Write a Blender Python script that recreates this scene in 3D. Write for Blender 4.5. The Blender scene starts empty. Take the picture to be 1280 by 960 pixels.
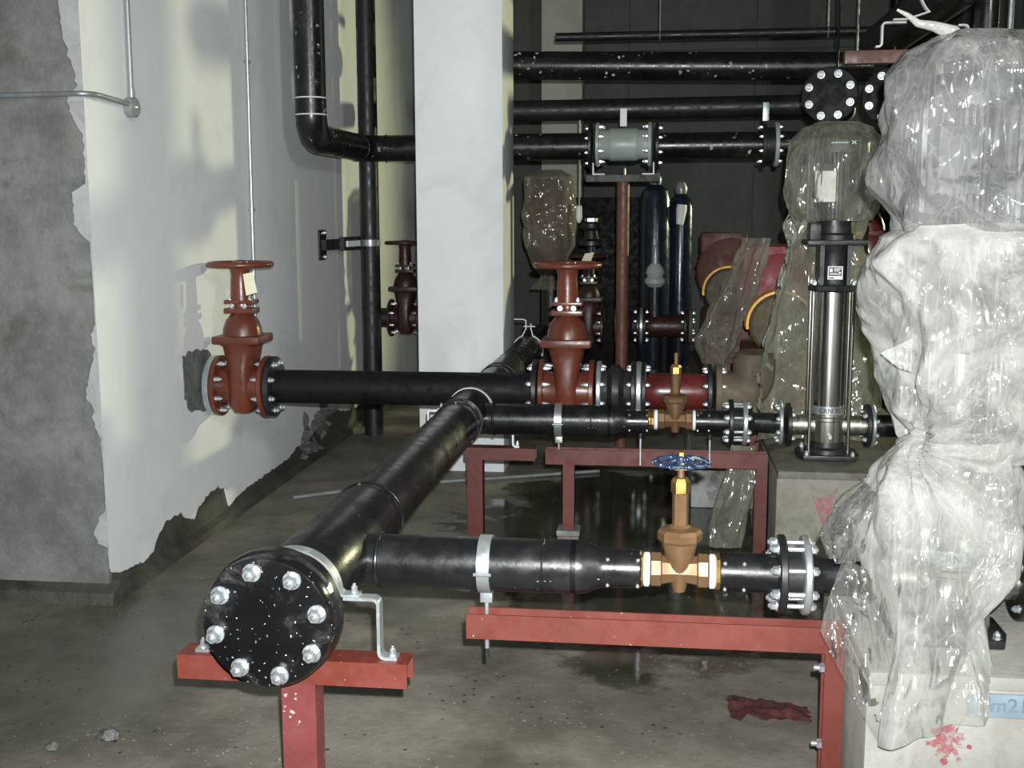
import bpy, bmesh, math, random
from mathutils import Vector, Matrix, noise
random.seed(7)
PI = math.pi
V = Vector
scene = bpy.context.scene
C = scene.collection

# ------------------------------------------------------------------ camera, world, lights, exposure
cam_d = bpy.data.cameras.new('camera')
cam_d.sensor_width = 36.0
cam_d.lens = 1450.0 / 1280.0 * 36.0
cam_d.clip_start = 0.05
cam = bpy.data.objects.new('camera', cam_d)
C.objects.link(cam)
CAM_M = (Matrix.Rotation(math.radians(7.222), 4, 'Z') @ Matrix.Rotation(math.radians(90 - 8.409), 4, 'X')
         @ Matrix.Rotation(math.radians(-0.2), 4, 'Z'))
CAM_M.translation = V((0, 0, 1.6))
cam.matrix_world = CAM_M
scene.camera = cam

world = bpy.data.worlds.new('world')
scene.world = world
world.use_nodes = True
world.node_tree.nodes['Background'].inputs[0].default_value = (0.55, 0.62, 0.6, 1)
world.node_tree.nodes['Background'].inputs[1].default_value = 0.004

def lamp(name, kind, loc, energy, color, **kw):
    d = bpy.data.lights.new(name, kind)
    d.energy = energy
    d.color = color
    for k, v in kw.items():
        setattr(d, k, v)
    o = bpy.data.objects.new(name, d)
    o.location = loc
    C.objects.link(o)
    return o

def aim(o, target):
    o.rotation_euler = (V(target) - o.location).to_track_quat('-Z', 'Y').to_euler()

# the camera's own flash, a little above and to the right of the lens
flash = lamp('camera_flash', 'SPOT', (0.035, 0.02, 1.675), 1250, (0.96, 0.985, 1.0),
             spot_size=math.radians(84), spot_blend=1.0, shadow_soft_size=0.014)
aim(flash, (-0.95, 6.0, 1.02))
# yellow-green lamp deep in the room on the right (it throws the shadows on the plaster wall)
work = lamp('work_lamp_far', 'SPOT', (6.4, 12.6, 2.75), 1650, (1.0, 1.0, 0.58), spot_size=math.radians(46), spot_blend=0.6, shadow_soft_size=0.12)
aim(work, (-2.24, 6.0, 1.75))
# ceiling lamp behind and to the right of the camera
ceil_l = lamp('fluorescent_lamp_near', 'AREA', (3.6, -0.9, 3.5), 130, (0.93, 1.0, 0.86), shape='RECTANGLE', size=0.2, size_y=0.9)
aim(ceil_l, (-1.6, 6.2, 1.0))

scene.view_settings.view_transform = 'Standard'
scene.view_settings.look = 'None'
scene.view_settings.gamma = 1.0
scene.view_settings.use_curve_mapping = False
scene.view_settings.exposure = 0.0

# ------------------------------------------------------------------ materials
class NT:
    def __init__(self, name):
        self.m = bpy.data.materials.new(name)
        self.m.use_nodes = True
        self.t = self.m.node_tree
        self.t.nodes.clear()
        self.out = self.n('ShaderNodeOutputMaterial')
        self.co = self.n('ShaderNodeTexCoord').outputs['Object']
    def n(self, typ, **kw):
        o = self.t.nodes.new(typ)
        for k, v in kw.items():
            setattr(o, k, v)
        return o
    def l(self, a, b):
        self.t.links.new(a, b)
    def noise(self, scale, detail=4, rough=0.6, dist=0.0, co=None):
        o = self.n('ShaderNodeTexNoise')
        o.inputs['Scale'].default_value = scale
        o.inputs['Detail'].default_value = detail
        o.inputs['Roughness'].default_value = rough
        o.inputs['Distortion'].default_value = dist
        self.l(co if co is not None else self.co, o.inputs['Vector'])
        return o.outputs['Fac']
    def voro(self, scale, feature='F1', co=None):
        o = self.n('ShaderNodeTexVoronoi', feature=feature)
        o.inputs['Scale'].default_value = scale
        self.l(co if co is not None else self.co, o.inputs['Vector'])
        return o.outputs['Distance']
    def stretch(self, s):
        o = self.n('ShaderNodeMapping')
        o.inputs['Scale'].default_value = s
        self.l(self.co, o.inputs['Vector'])
        return o.outputs['Vector']
    def ramp(self, fac, a, b, va=0.0, vb=1.0):
        o = self.n('ShaderNodeMapRange')
        o.interpolation_type = 'SMOOTHSTEP'
        o.inputs['From Min'].default_value = a
        o.inputs['From Max'].default_value = b
        o.inputs['To Min'].default_value = va
        o.inputs['To Max'].default_value = vb
        self.l(fac, o.inputs['Value'])
        return o.outputs['Result']
    def mix(self, fac, a, b):
        o = self.n('ShaderNodeMix', data_type='RGBA')
        if isinstance(fac, (int, float)):
            o.inputs[0].default_value = fac
        else:
            self.l(fac, o.inputs[0])
        for s, v in ((o.inputs[6], a), (o.inputs[7], b)):
            if isinstance(v, tuple):
                s.default_value = (*v, 1)
            else:
                self.l(v, s)
        return o.outputs[2]
    def math(self, op, a, b=0.0):
        o = self.n('ShaderNodeMath', operation=op)
        for s, v in ((o.inputs[0], a), (o.inputs[1], b)):
            if isinstance(v, (int, float)):
                s.default_value = v
            else:
                self.l(v, s)
        return o.outputs[0]
    def bump(self, h, strength, dist=0.01):
        o = self.n('ShaderNodeBump')
        o.inputs['Strength'].default_value = strength
        o.inputs['Distance'].default_value = dist
        self.l(h, o.inputs['Height'])
        return o.outputs['Normal']
    def bsdf(self, color, rough=0.5, metal=0.0, normal=None, spec=0.5):
        o = self.n('ShaderNodeBsdfPrincipled')
        for s, v in (('Base Color', color), ('Roughness', rough), ('Metallic', metal)):
            if isinstance(v, tuple):
                o.inputs[s].default_value = (*v, 1)
            elif isinstance(v, (int, float)):
                o.inputs[s].default_value = v
            else:
                self.l(v, o.inputs[s])
        o.inputs['Specular IOR Level'].default_value = spec
        if normal is not None:
            self.l(normal, o.inputs['Normal'])
        return o.outputs[0]
    def done(self, sh):
        self.l(sh, self.out.inputs['Surface'])
        return self.m

def paint(name, base, rough=0.35, dust=(0.25, 0.25, 0.24), dust_amt=0.25, speck=None, speck_scale=55, speck_th=0.16,
          var=0.3, metal=0.0, spec=0.5, bump=0.08, dlo=0.5, sm=(0.5, 0.62)):
    t = NT(name)
    d = t.ramp(t.noise(7, 6, 0.7, 0.5), dlo, dlo + .35, 0, dust_amt)
    v = t.ramp(t.noise(3.1, 3), 0.3, 0.7, 1 - var, 1 + var)
    hsv = t.n('ShaderNodeHueSaturation')
    hsv.inputs['Color'].default_value = (*base, 1)
    t.l(v, hsv.inputs['Value'])
    col = t.mix(d, hsv.outputs[0], dust)
    if speck:
        nz = t.n('ShaderNodeTexNoise')
        nz.inputs['Scale'].default_value = speck_scale * 1.6
        t.l(t.co, nz.inputs['Vector'])
        sv = t.n('ShaderNodeVectorMath', operation='SCALE')
        sv.inputs['Scale'].default_value = .9 / speck_scale
        t.l(nz.outputs['Color'], sv.inputs[0])
        av = t.n('ShaderNodeVectorMath', operation='ADD')
        t.l(t.co, av.inputs[0]); t.l(sv.outputs[0], av.inputs[1])
        vo = t.math('ADD', t.voro(speck_scale, 'F1', av.outputs[0]), t.math('MULTIPLY', t.noise(speck_scale * .7, 2), .22))
        speck_th += .075
        msk = t.ramp(t.noise(5.3, 3), sm[0], sm[1])
        s = t.math('MULTIPLY', t.ramp(vo, speck_th * 0.8, speck_th, .85, 0), msk)
        col = t.mix(s, col, speck)
    r = t.ramp(t.noise(16, 4), 0.3, 0.8, rough * 0.8, min(1, rough * 1.6))
    return t.done(t.bsdf(col, r, metal, t.bump(t.noise(60, 5), bump, 0.004), spec))

M = {}
M['black'] = paint('black_gloss_paint', (0.0085, 0.0088, 0.0095), 0.3, (0.09, 0.09, 0.09), 0.25, (0.45, 0.45, 0.43), 34, 0.13, bump=0.12)
M['black_splat'] = paint('black_paint_splattered', (0.008, 0.008, 0.0085), 0.28, (0.10, 0.10, 0.09), 0.4, (0.7, 0.7, 0.66), 20, 0.27, bump=0.15)
M['black_cap'] = paint('black_flange_paint', (0.006, 0.006, 0.0065), 0.16, (0.20, 0.195, 0.19), 0.7, (0.62, 0.62, 0.6), 58, 0.17, bump=0.1, dlo=0.51, sm=(0.34, 0.5))
M['black_matte'] = paint('black_cast_iron', (0.012, 0.0125, 0.0135), 0.42, (0.06, 0.06, 0.06), 0.2)
M['rubber'] = paint('black_rubber', (0.012, 0.012, 0.012), 0.6, (0.05, 0.05, 0.05), 0.3)
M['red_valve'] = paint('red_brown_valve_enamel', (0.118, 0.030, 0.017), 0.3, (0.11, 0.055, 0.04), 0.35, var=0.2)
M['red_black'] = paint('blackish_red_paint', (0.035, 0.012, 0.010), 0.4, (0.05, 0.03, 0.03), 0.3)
M['red_dark'] = paint('dark_red_pipe_paint', (0.10, 0.016, 0.013), 0.3, (0.10, 0.05, 0.045), 0.35)
M['red_steel'] = paint('red_oxide_primer', (0.142, 0.027, 0.017), 0.5, (0.17, 0.065, 0.05), 0.4, (0.6, 0.48, 0.42), 40, 0.14, var=0.15)
M['red_pink'] = paint('faded_red_primer', (0.165, 0.034, 0.034), 0.5, (0.23, 0.11, 0.105), 0.6, (0.5, 0.42, 0.4), 44, 0.22, var=0.15, sm=(.4, .55))
M['brown_steel'] = paint('brown_red_primer', (0.105, 0.022, 0.016), 0.5, (0.16, 0.07, 0.055), 0.3, (0.4, 0.3, 0.25), 60, 0.1, var=0.15)
M['brown_dark'] = paint('dark_rust_primer', (0.13, 0.05, 0.035), 0.5, (0.12, 0.08, 0.06), 0.3)
M['motor_red'] = paint('red_motor_paint', (0.17, 0.026, 0.03), 0.5, (0.2, 0.10, 0.10), 0.5)
M['motor_brown'] = paint('brownish_red_motor_paint', (0.075, 0.026, 0.02), 0.6, (0.09, 0.06, 0.05), 0.5)
M['yellow'] = paint('yellow_guard_paint', (0.85, 0.42, 0.04), 0.4, (0.6, 0.35, 0.12), 0.3)
M['dusty'] = paint('dusty_pump_casing', (0.085, 0.066, 0.04), 0.75, (0.10, 0.085, 0.06), 0.4)
M['bronze'] = paint('dull_bronze', (0.20, 0.115, 0.055), 0.42, (0.22, 0.15, 0.085), 0.4, metal=0.45, var=0.2)
M['brass'] = paint('bright_brass', (0.46, 0.31, 0.10), 0.3, (0.4, 0.28, 0.13), 0.2, metal=0.9, var=0.2)
M['black_dull'] = paint('dull_black_paint', (0.006, 0.006, 0.0065), 0.55, (0.02, 0.02, 0.02), 0.2, spec=0.2)
M['tape'] = paint('white_thread_tape', (0.85, 0.85, 0.83), 0.7, (0.7, 0.7, 0.68), 0.2, var=0.05)
M['blue'] = paint('blue_handwheel_enamel', (0.02, 0.034, 0.075), 0.3, (0.13, 0.17, 0.23), 0.6, (0.6, 0.65, 0.7), 90, 0.28, sm=(.4, .55))
M['galv'] = paint('galvanised_steel', (0.52, 0.56, 0.57), 0.33, (0.62, 0.64, 0.63), 0.3, metal=0.75, var=0.15)
M['zinc'] = paint('zinc_bolt_steel', (0.62, 0.66, 0.68), 0.28, (0.5, 0.5, 0.5), 0.2, metal=0.8, var=0.1)
M['whitesteel'] = paint('white_coated_strap', (0.78, 0.79, 0.78), 0.45, (0.5, 0.5, 0.5), 0.2, var=0.08)
M['silver_paint'] = paint('grey_green_valve_paint', (0.36, 0.40, 0.37), 0.4, (0.25, 0.25, 0.2), 0.3, var=0.15)
M['conduit'] = paint('grey_conduit', (0.30, 0.33, 0.33), 0.38, (0.4, 0.4, 0.38), 0.3, metal=0.5, var=0.1)
M['white_obj'] = paint('white_plastic', (0.8, 0.8, 0.77), 0.5, (0.6, 0.6, 0.58), 0.2, var=0.05)
M['paper'] = paint('yellowed_paper_tag', (0.72, 0.68, 0.5), 0.8, (0.5, 0.45, 0.3), 0.3, var=0.1)
M['motor_grey'] = paint('dark_motor_paint', (0.045, 0.05, 0.055), 0.45, (0.15, 0.15, 0.15), 0.3)
M['ink'] = paint('dark_ink', (0.02, 0.02, 0.022), 0.6, (0.03, 0.03, 0.03), 0.1)
M['blue_strip'] = paint('pale_blue_strip', (0.30, 0.39, 0.46), 0.6, (0.4, 0.42, 0.42), 0.5)
M['pink_paint'] = paint('pink_spray_paint', (0.55, 0.07, 0.11), 0.6, (0.5, 0.3, 0.3), 0.5)
def spray():
    t = NT('patchy_pink_spray')
    f = t.ramp(t.noise(55, 6, .75), .42, .60, 0.05, .75)
    tr = t.n('ShaderNodeBsdfTransparent')
    m = t.n('ShaderNodeMixShader')
    t.l(f, m.inputs[0]); t.l(tr.outputs[0], m.inputs[1])
    t.l(t.bsdf(t.mix(t.noise(20, 3), (0.42, 0.05, 0.08), (0.55, 0.2, 0.22)), .7), m.inputs[2])
    return t.done(m.outputs[0])
M['pink_paint'] = spray()
M['tank'] = paint('dark_tank_enamel', (0.012, 0.018, 0.03), 0.2, (0.03, 0.03, 0.04), 0.2)
M['pencil'] = paint('faint_blue_grey_marking', (0.20, 0.27, 0.33), 0.7, (0.3, 0.38, 0.44), 0.8)
M['print'] = paint('bluish_film_print', (0.55, 0.68, 0.72), 0.5, (0.5, 0.6, 0.65), 0.2)

def stainless(name, base, rough):
    t = NT(name)
    g = t.noise(40, 4, 0.6, co=t.stretch((1, 1, 0.02)))
    r = t.ramp(g, 0.3, 0.7, rough * 0.75, rough * 1.4)
    col = t.mix(t.ramp(t.noise(5, 4), 0.45, 0.75, 0, 0.5), base, (0.3, 0.28, 0.24))
    return t.done(t.bsdf(col, r, 1.0))
M['stainless'] = stainless('stainless_steel', (0.55, 0.54, 0.51), 0.24)
M['cast_steel'] = stainless('cast_stainless', (0.45, 0.43, 0.38), 0.38)

def concrete(name, a, b, rough=0.85, stain=None, bump=0.35, scale=1.0, stain_th=(0.52, 0.7), streak=0.0):
    t = NT(name)
    n1 = t.noise(1.7 * scale, 8, 0.62, 0.4)
    n2 = t.noise(9 * scale, 8, 0.7)
    f = t.ramp(t.math('ADD', t.math('MULTIPLY', n1, 0.65), t.math('MULTIPLY', n2, 0.35)), 0.35, 0.65)
    col = t.mix(f, a, b)
    if stain:
        s = t.ramp(t.noise(2.6 * scale, 6, 0.65, 0.8), stain_th[0], stain_th[1], 0, 0.8)
        col = t.mix(s, col, stain)
    if streak:
        col = t.mix(t.ramp(t.noise(5, 5, 0.6, co=t.stretch((0.25, 0.25, 3.5))), 0.52, 0.72, 0, streak), col, (a[0] * 0.5, a[1] * 0.5, a[2] * 0.5))
    h = t.math('ADD', t.noise(38 * scale, 8, 0.7), t.math('MULTIPLY', n2, 0.8))
    return t.done(t.bsdf(col, rough, 0, t.bump(h, bump, 0.012), 0.35))

M['concrete_wall'] = concrete('raw_concrete', (0.125, 0.13, 0.12), (0.235, 0.24, 0.225), 0.85, (0.105, 0.108, 0.095), 0.5, 1.5, streak=0.15)
M['concrete_wet'] = concrete('damp_concrete_base', (0.045, 0.045, 0.036), (0.10, 0.098, 0.08), 0.5, (0.03, 0.03, 0.025), 0.5, 2.0)
M['mortar'] = concrete('rough_mortar', (0.10, 0.105, 0.10), (0.20, 0.205, 0.195), 0.9, (0.05, 0.05, 0.05), 0.9, 5.0)
M['plinth'] = concrete('plinth_concrete', (0.36, 0.345, 0.315), (0.50, 0.485, 0.45), 0.85, (0.28, 0.265, 0.235), 0.3, 1.3)
M['plinth_dark'] = concrete('dirty_plinth_concrete', (0.15, 0.142, 0.115), (0.26, 0.245, 0.205), 0.8, (0.12, 0.115, 0.09), 0.4, 2.0)
M['plinth_top'] = concrete('stained_plinth_top', (0.09, 0.085, 0.07), (0.18, 0.17, 0.14), 0.6, (0.05, 0.047, 0.038), 0.4, 2.0)
M['plinth_white'] = concrete('limewashed_plinth', (0.17, 0.17, 0.16), (0.42, 0.43, 0.42), 0.8, (0.07, 0.07, 0.06), 0.5, 3.0)
M['plaster'] = concrete('white_plaster', (0.70, 0.72, 0.735), (0.76, 0.775, 0.785), 0.6, (0.65, 0.67, 0.685), 0.06, 0.7)
M['plaster_rough'] = concrete('grey_plaster_rough', (0.36, 0.37, 0.37), (0.46, 0.465, 0.46), 0.8, (0.30, 0.30, 0.29), 0.4, 2.5)
M['column'] = concrete('white_column_plaster', (0.72, 0.745, 0.75), (0.78, 0.80, 0.80), 0.6, (0.67, 0.69, 0.69), 0.07, 0.9)
M['back_wall'] = concrete('grey_block_wall', (0.115, 0.122, 0.115), (0.145, 0.152, 0.142), 0.9, (0.10, 0.105, 0.095), 0.15, 0.8)
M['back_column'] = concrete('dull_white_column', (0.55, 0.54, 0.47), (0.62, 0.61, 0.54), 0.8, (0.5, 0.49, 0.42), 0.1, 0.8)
M['rag'] = concrete('dark_red_rag_cloth', (0.06, 0.014, 0.018), (0.15, 0.045, 0.038), 0.7, (0.03, 0.012, 0.02), 0.6, 14)
M['pebble'] = concrete('grit', (0.10, 0.10, 0.09), (0.26, 0.26, 0.24), 0.8, (0.06, 0.06, 0.05), 0.3, 20)

def floor_mat():
    t = NT('wet_concrete_floor')
    n1 = t.noise(0.9, 9, 0.62, 0.5)
    n2 = t.noise(6, 9, 0.7)
    f = t.ramp(t.math('ADD', t.math('MULTIPLY', n1, 0.6), t.math('MULTIPLY', n2, 0.4)), 0.36, 0.64)
    dry = t.mix(f, (0.138, 0.126, 0.096), (0.272, 0.25, 0.208))
    # standing water between the pump rows and along the wall foot
    def blob(cx, cy, sx, sy, a, b):
        mp = t.n('ShaderNodeMapping')
        mp.inputs['Location'].default_value = (-cx / sx, -cy / sy, 0)
        mp.inputs['Scale'].default_value = (1 / sx, 1 / sy, 0)
        t.l(t.co, mp.inputs['Vector'])
        ln = t.n('ShaderNodeVectorMath', operation='LENGTH')
        t.l(mp.outputs['Vector'], ln.inputs[0])
        d = t.math('ADD', ln.outputs['Value'], t.math('MULTIPLY', t.math('SUBTRACT', t.noise(2.2, 5, 0.6), 0.5), 1.3))
        return t.ramp(d, a, b, 1, 0)
    pud = t.math('MAXIMUM', blob(-.02, 5.65, 0.95, 1.65, 0.9, 1.1), t.math('MULTIPLY', blob(-2.0, 4.0, 0.6, 1.0, 0.3, 1.3), .6))
    pud = t.math('MAXIMUM', pud, t.math('MULTIPLY', blob(-0.1, 3.55, 0.5, 0.35, 0.2, 1.3), .5))
    film_ = t.ramp(t.noise(1.3, 6, 0.6, 0.3), 0.46, 0.62)
    wet = t.math('MAXIMUM', pud, t.math('MULTIPLY', film_, 0.45))
    wetcol = t.mix(f, (0.034, 0.034, 0.022), (0.078, 0.077, 0.055))
    col = t.mix(wet, dry, wetcol)
    grit = t.math('MULTIPLY', t.ramp(t.voro(34), 0.1, 0.17, 1, 0), t.ramp(t.noise(1.9, 4), 0.5, 0.6))
    col = t.mix(grit, col, (0.32, 0.32, 0.29))
    dark = t.math('MULTIPLY', t.ramp(t.voro(21), 0.1, 0.16, 1, 0), t.ramp(t.noise(2.7, 4), 0.48, 0.58))
    col = t.mix(dark, col, (0.03, 0.03, 0.027))
    rough = t.ramp(wet, 0.0, 1.0, 0.62, 0.05)
    h = t.math('MULTIPLY', t.noise(30, 8, 0.7), t.ramp(pud, 0.2, 0.9, 1.0, 0.03))
    return t.done(t.bsdf(col, rough, 0, t.bump(h, 0.35, 0.012), 0.5))
M['floor'] = floor_mat()

def film(name, milk_lo, milk_hi, tint, crease=14, gloss=1.0):
    t = NT(name)
    hs = []
    for k, (rx, ry, rz, sc, dist) in enumerate(((.2, .3, .4, .26, 7), (-.5, .9, .2, .42, 9), (.9, -.6, 1.1, .6, 8), (.3, -1.1, -.7, .95, 6))):
        mp = t.n('ShaderNodeMapping')
        mp.inputs['Rotation'].default_value = (rx, ry, rz)
        mp.inputs['Location'].default_value = (k * 1.7, k * .9, k)
        t.l(t.co, mp.inputs['Vector'])
        wv = t.n('ShaderNodeTexWave', wave_profile='TRI')
        wv.inputs['Scale'].default_value = sc * crease * .55
        wv.inputs['Distortion'].default_value = dist
        wv.inputs['Detail'].default_value = 1.5
        wv.inputs['Detail Scale'].default_value = .35
        t.l(mp.outputs[0], wv.inputs['Vector'])
        mk = t.ramp(t.noise(3.0, 2, .5, 0, mp.outputs[0]), .42, .62)
        hs.append(t.math('MULTIPLY', t.math('MULTIPLY', wv.outputs['Fac'], mk), .5 / (sc * 3)))
    h = t.math('ADD', t.math('ADD', hs[0], hs[1]), t.math('ADD', hs[2], hs[3]))
    rds = []
    for (rx, ry, rz) in ((.15, .5, .3), (-.2, -.65, 1.2), (.1, .05, 2.1)):
        mp = t.n('ShaderNodeMapping')
        mp.inputs['Rotation'].default_value = (rx, ry, rz)
        mp.inputs['Scale'].default_value = (1, 1, .13)
        t.l(t.co, mp.inputs['Vector'])
        rds.append(t.math('ABSOLUTE', t.math('SUBTRACT', t.noise(crease * 1.1, 2, .5, .15, mp.outputs[0]), .5)))
    ridg = t.math('MINIMUM', t.math('MINIMUM', rds[0], rds[1]), t.math('MULTIPLY', rds[2], 1.4))
    h = t.math('ADD', h, t.math('MULTIPLY', ridg, .9))
    nrm = t.bump(h, 0.42, 0.06)
    big = t.noise(4.5, 5, 0.65, 0.6)
    crs = t.ramp(ridg, 0.0, 0.022, 0.10, 0.0)
    milk = t.math('MINIMUM', t.math('ADD', t.ramp(big, 0.33, 0.66, milk_lo, milk_hi), crs), 0.96)
    diff = t.n('ShaderNodeBsdfDiffuse')
    diff.inputs[0].default_value = (*tint, 1)
    trl = t.n('ShaderNodeBsdfTranslucent')
    trl.inputs[0].default_value = (*tint, 1)
    m1 = t.n('ShaderNodeMixShader')
    m1.inputs[0].default_value = 0.35
    t.l(diff.outputs[0], m1.inputs[1])
    t.l(trl.outputs[0], m1.inputs[2])
    # a thin film hides more where it is crossed at a slant (longer path through it)
    ge = t.n('ShaderNodeNewGeometry')
    dp = t.n('ShaderNodeVectorMath', operation='DOT_PRODUCT')
    t.l(ge.outputs['Normal'], dp.inputs[0]); t.l(ge.outputs['Incoming'], dp.inputs[1])
    ic = t.math('DIVIDE', 1.0, t.math('MAXIMUM', t.math('ABSOLUTE', dp.outputs['Value']), .16))
    milk = t.math('SUBTRACT', 1.0, t.math('POWER', t.math('SUBTRACT', 1.0, milk), ic))
    tr = t.n('ShaderNodeBsdfTransparent')
    tr.inputs[0].default_value = (0.97, 0.97, 0.95, 1)
    m2 = t.n('ShaderNodeMixShader')
    t.l(milk, m2.inputs[0])
    t.l(tr.outputs[0], m2.inputs[1])
    t.l(m1.outputs[0], m2.inputs[2])
    gl = t.n('ShaderNodeBsdfGlossy')
    gl.inputs['Roughness'].default_value = 0.11
    t.l(nrm, gl.inputs['Normal'])
    fr = t.n('ShaderNodeFresnel')
    fr.inputs['IOR'].default_value = 1.5
    t.l(nrm, fr.inputs['Normal'])
    m3 = t.n('ShaderNodeMixShader')
    t.l(t.math('MULTIPLY', t.math('ADD', t.math('MULTIPLY', fr.outputs[0], 0.9), 0.05), gloss), m3.inputs[0])
    t.l(m2.outputs[0], m3.inputs[1])
    t.l(gl.outputs[0], m3.inputs[2])
    return t.done(m3.outputs[0])
M['film'] = film('milky_polythene_film', 0.20, 0.55, (0.76, 0.76, 0.72))
M['film_mid'] = film('thin_polythene_film', 0.10, 0.30, (0.64, 0.64, 0.62))
M['film_clear'] = film('clear_polythene_film', 0.04, 0.16, (0.60, 0.61, 0.57), 16)
M['film_old'] = film('yellowish_polythene_film', 0.10, 0.28, (0.50, 0.50, 0.41), 12)
M['film_drape'] = film('yellowish_drape_film', 0.34, 0.62, (0.36, 0.36, 0.28), 12)
M['film_dim'] = film('dusty_polythene_film', 0.22, 0.5, (0.30, 0.28, 0.24), 10, 0.35)

# ------------------------------------------------------------------ geometry helpers
class MB:
    def __init__(self):
        self.v = []; self.f = []
    def add(self, vs, fs):
        b = len(self.v)
        self.v += [V(p) for p in vs]
        self.f += [tuple(b + i for i in q) for q in fs]
        return self
    def box(self, lo, hi):
        x0, y0, z0 = lo; x1, y1, z1 = hi
        return self.add([(x0, y0, z0), (x1, y0, z0), (x1, y1, z0), (x0, y1, z0), (x0, y0, z1), (x1, y0, z1), (x1, y1, z1), (x0, y1, z1)],
                        [(0, 3, 2, 1), (4, 5, 6, 7), (0, 1, 5, 4), (1, 2, 6, 5), (2, 3, 7, 6), (3, 0, 4, 7)])
    def prism(self, poly, depth):
        """poly: 3D points (one planar loop), depth: vector"""
        n = len(poly); d = V(depth)
        vs = [V(p) for p in poly] + [V(p) + d for p in poly]
        fs = [tuple(reversed(range(n))), tuple(range(n, 2 * n))]
        fs += [(i, (i + 1) % n, n + (i + 1) % n, n + i) for i in range(n)]
        return self.add(vs, fs)
    def lathe(self, prof, o=(0, 0, 0), axis=(0, 0, 1), n=32, caps=True):
        """prof: (radius, distance along axis)"""
        o = V(o); a = V(axis).normalized()
        q = V((0, 0, 1)).rotation_difference(a)
        ux = q @ V((1, 0, 0)); uy = q @ V((0, 1, 0))
        vs = []
        for r, t in prof:
            for k in range(n):
                w = 2 * PI * k / n
                vs.append(o + a * t + (ux * math.cos(w) + uy * math.sin(w)) * max(r, 1e-5))
        fs = []
        for j in range(len(prof) - 1):
            for k in range(n):
                k2 = (k + 1) % n
                fs.append((j * n + k, j * n + k2, (j + 1) * n + k2, (j + 1) * n + k))
        if caps:
            fs.append(tuple(reversed(range(n))))
            m = (len(prof) - 1) * n
            fs.append(tuple(range(m, m + n)))
        return self.add(vs, fs)
    def rod(self, p0, p1, r, n=16, ch=0.0):
        p0 = V(p0); p1 = V(p1); L = (p1 - p0).length
        pr = [(r - ch, 0), (r, ch), (r, L - ch), (r - ch, L)] if ch else [(r, 0), (r, L)]
        return self.lathe(pr, p0, p1 - p0, n)
    def hexa(self, o, axis, r, h, dome=0.25):
        return self.lathe([(r, 0), (r, h * (1 - dome)), (r * 0.8, h)], o, axis, 6)
    def tube(self, pts, r, n=24, caps=True):
        pts = [V(p) for p in pts]
        m = len(pts)
        vs = []; fs = []
        t = (pts[1] - pts[0]).normalized()
        ref = V((0, 0, 1)) if abs(t.z) < 0.9 else V((0, 1, 0))
        u = t.cross(ref).normalized()
        for i, p in enumerate(pts):
            if i == 0: t2 = pts[1] - pts[0]
            elif i == m - 1: t2 = pts[-1] - pts[-2]
            else: t2 = (pts[i + 1] - p).normalized() + (p - pts[i - 1]).normalized()
            t2.normalize()
            u = (u - t2 * u.dot(t2)).normalized()
            w = t2.cross(u)
            rr = r[i] if isinstance(r, (list, tuple)) else r
            for k in range(n):
                a = 2 * PI * k / n
                vs.append(p + (u * math.cos(a) + w * math.sin(a)) * rr)
        for j in range(m - 1):
            for k in range(n):
                k2 = (k + 1) % n
                fs.append((j * n + k, j * n + k2, (j + 1) * n + k2, (j + 1) * n + k))
        if caps:
            fs.append(tuple(reversed(range(n)))); b = (m - 1) * n
            fs.append(tuple(range(b, b + n)))
        return self.add(vs, fs)
    def ring(self, o, axis, R, r, n=48, m=10):
        prof = [(R + r * math.cos(2 * PI * k / m), r * math.sin(2 * PI * k / m)) for k in range(m + 1)]
        return self.lathe(prof, o, axis, n, caps=False)
    def strap(self, path, thick, o, ux, uy, width):
        """flat band: path of 2D points in plane (ux, uy) at o, extruded by width along ux x uy"""
        ux = V(ux); uy = V(uy); uz = ux.cross(uy).normalized(); o = V(o)
        P = [V((a, b, 0)) for a, b in path]; n = len(P)
        A = []; B = []
        for i in range(n):
            if i == 0: d = P[1] - P[0]; k = 1
            elif i == n - 1: d = P[-1] - P[-2]; k = 1
            else:
                d1 = (P[i] - P[i - 1]).normalized(); d2 = (P[i + 1] - P[i]).normalized()
                d = d1 + d2; k = 1 / max(0.4, math.sqrt(max(0.05, (1 + d1.dot(d2)) / 2)))
            d.normalize(); nn = V((-d.y, d.x, 0)) * thick * 0.5 * k
            A.append(P[i] + nn); B.append(P[i] - nn)
        vs = []
        for s in (-0.5, 0.5):
            for L in (A, B):
                for p in L:
                    vs.append(o + ux * p.x + uy * p.y + uz * (s * width))
        fs = []
        for i in range(n - 1):
            a0, a1 = i, i + 1; b0, b1 = n + i, n + i + 1
            c0, c1 = 2 * n + i, 2 * n + i + 1; d0, d1_ = 3 * n + i, 3 * n + i + 1
            fs += [(a0, a1, b1, b0), (c0, d0, d1_, c1), (a0, c0, c1, a1), (b0, b1, d1_, d0)]
        fs += [(0, n, 3 * n, 2 * n), (n - 1, 3 * n - 1, 4 * n - 1, 2 * n - 1)]
        return self.add(vs, fs)

def arc(c, a0, a1, r, n=10):
    return [(c[0] + r * math.cos(math.radians(a0 + (a1 - a0) * i / n)), c[1] + r * math.sin(math.radians(a0 + (a1 - a0) * i / n))) for i in range(n + 1)]

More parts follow.
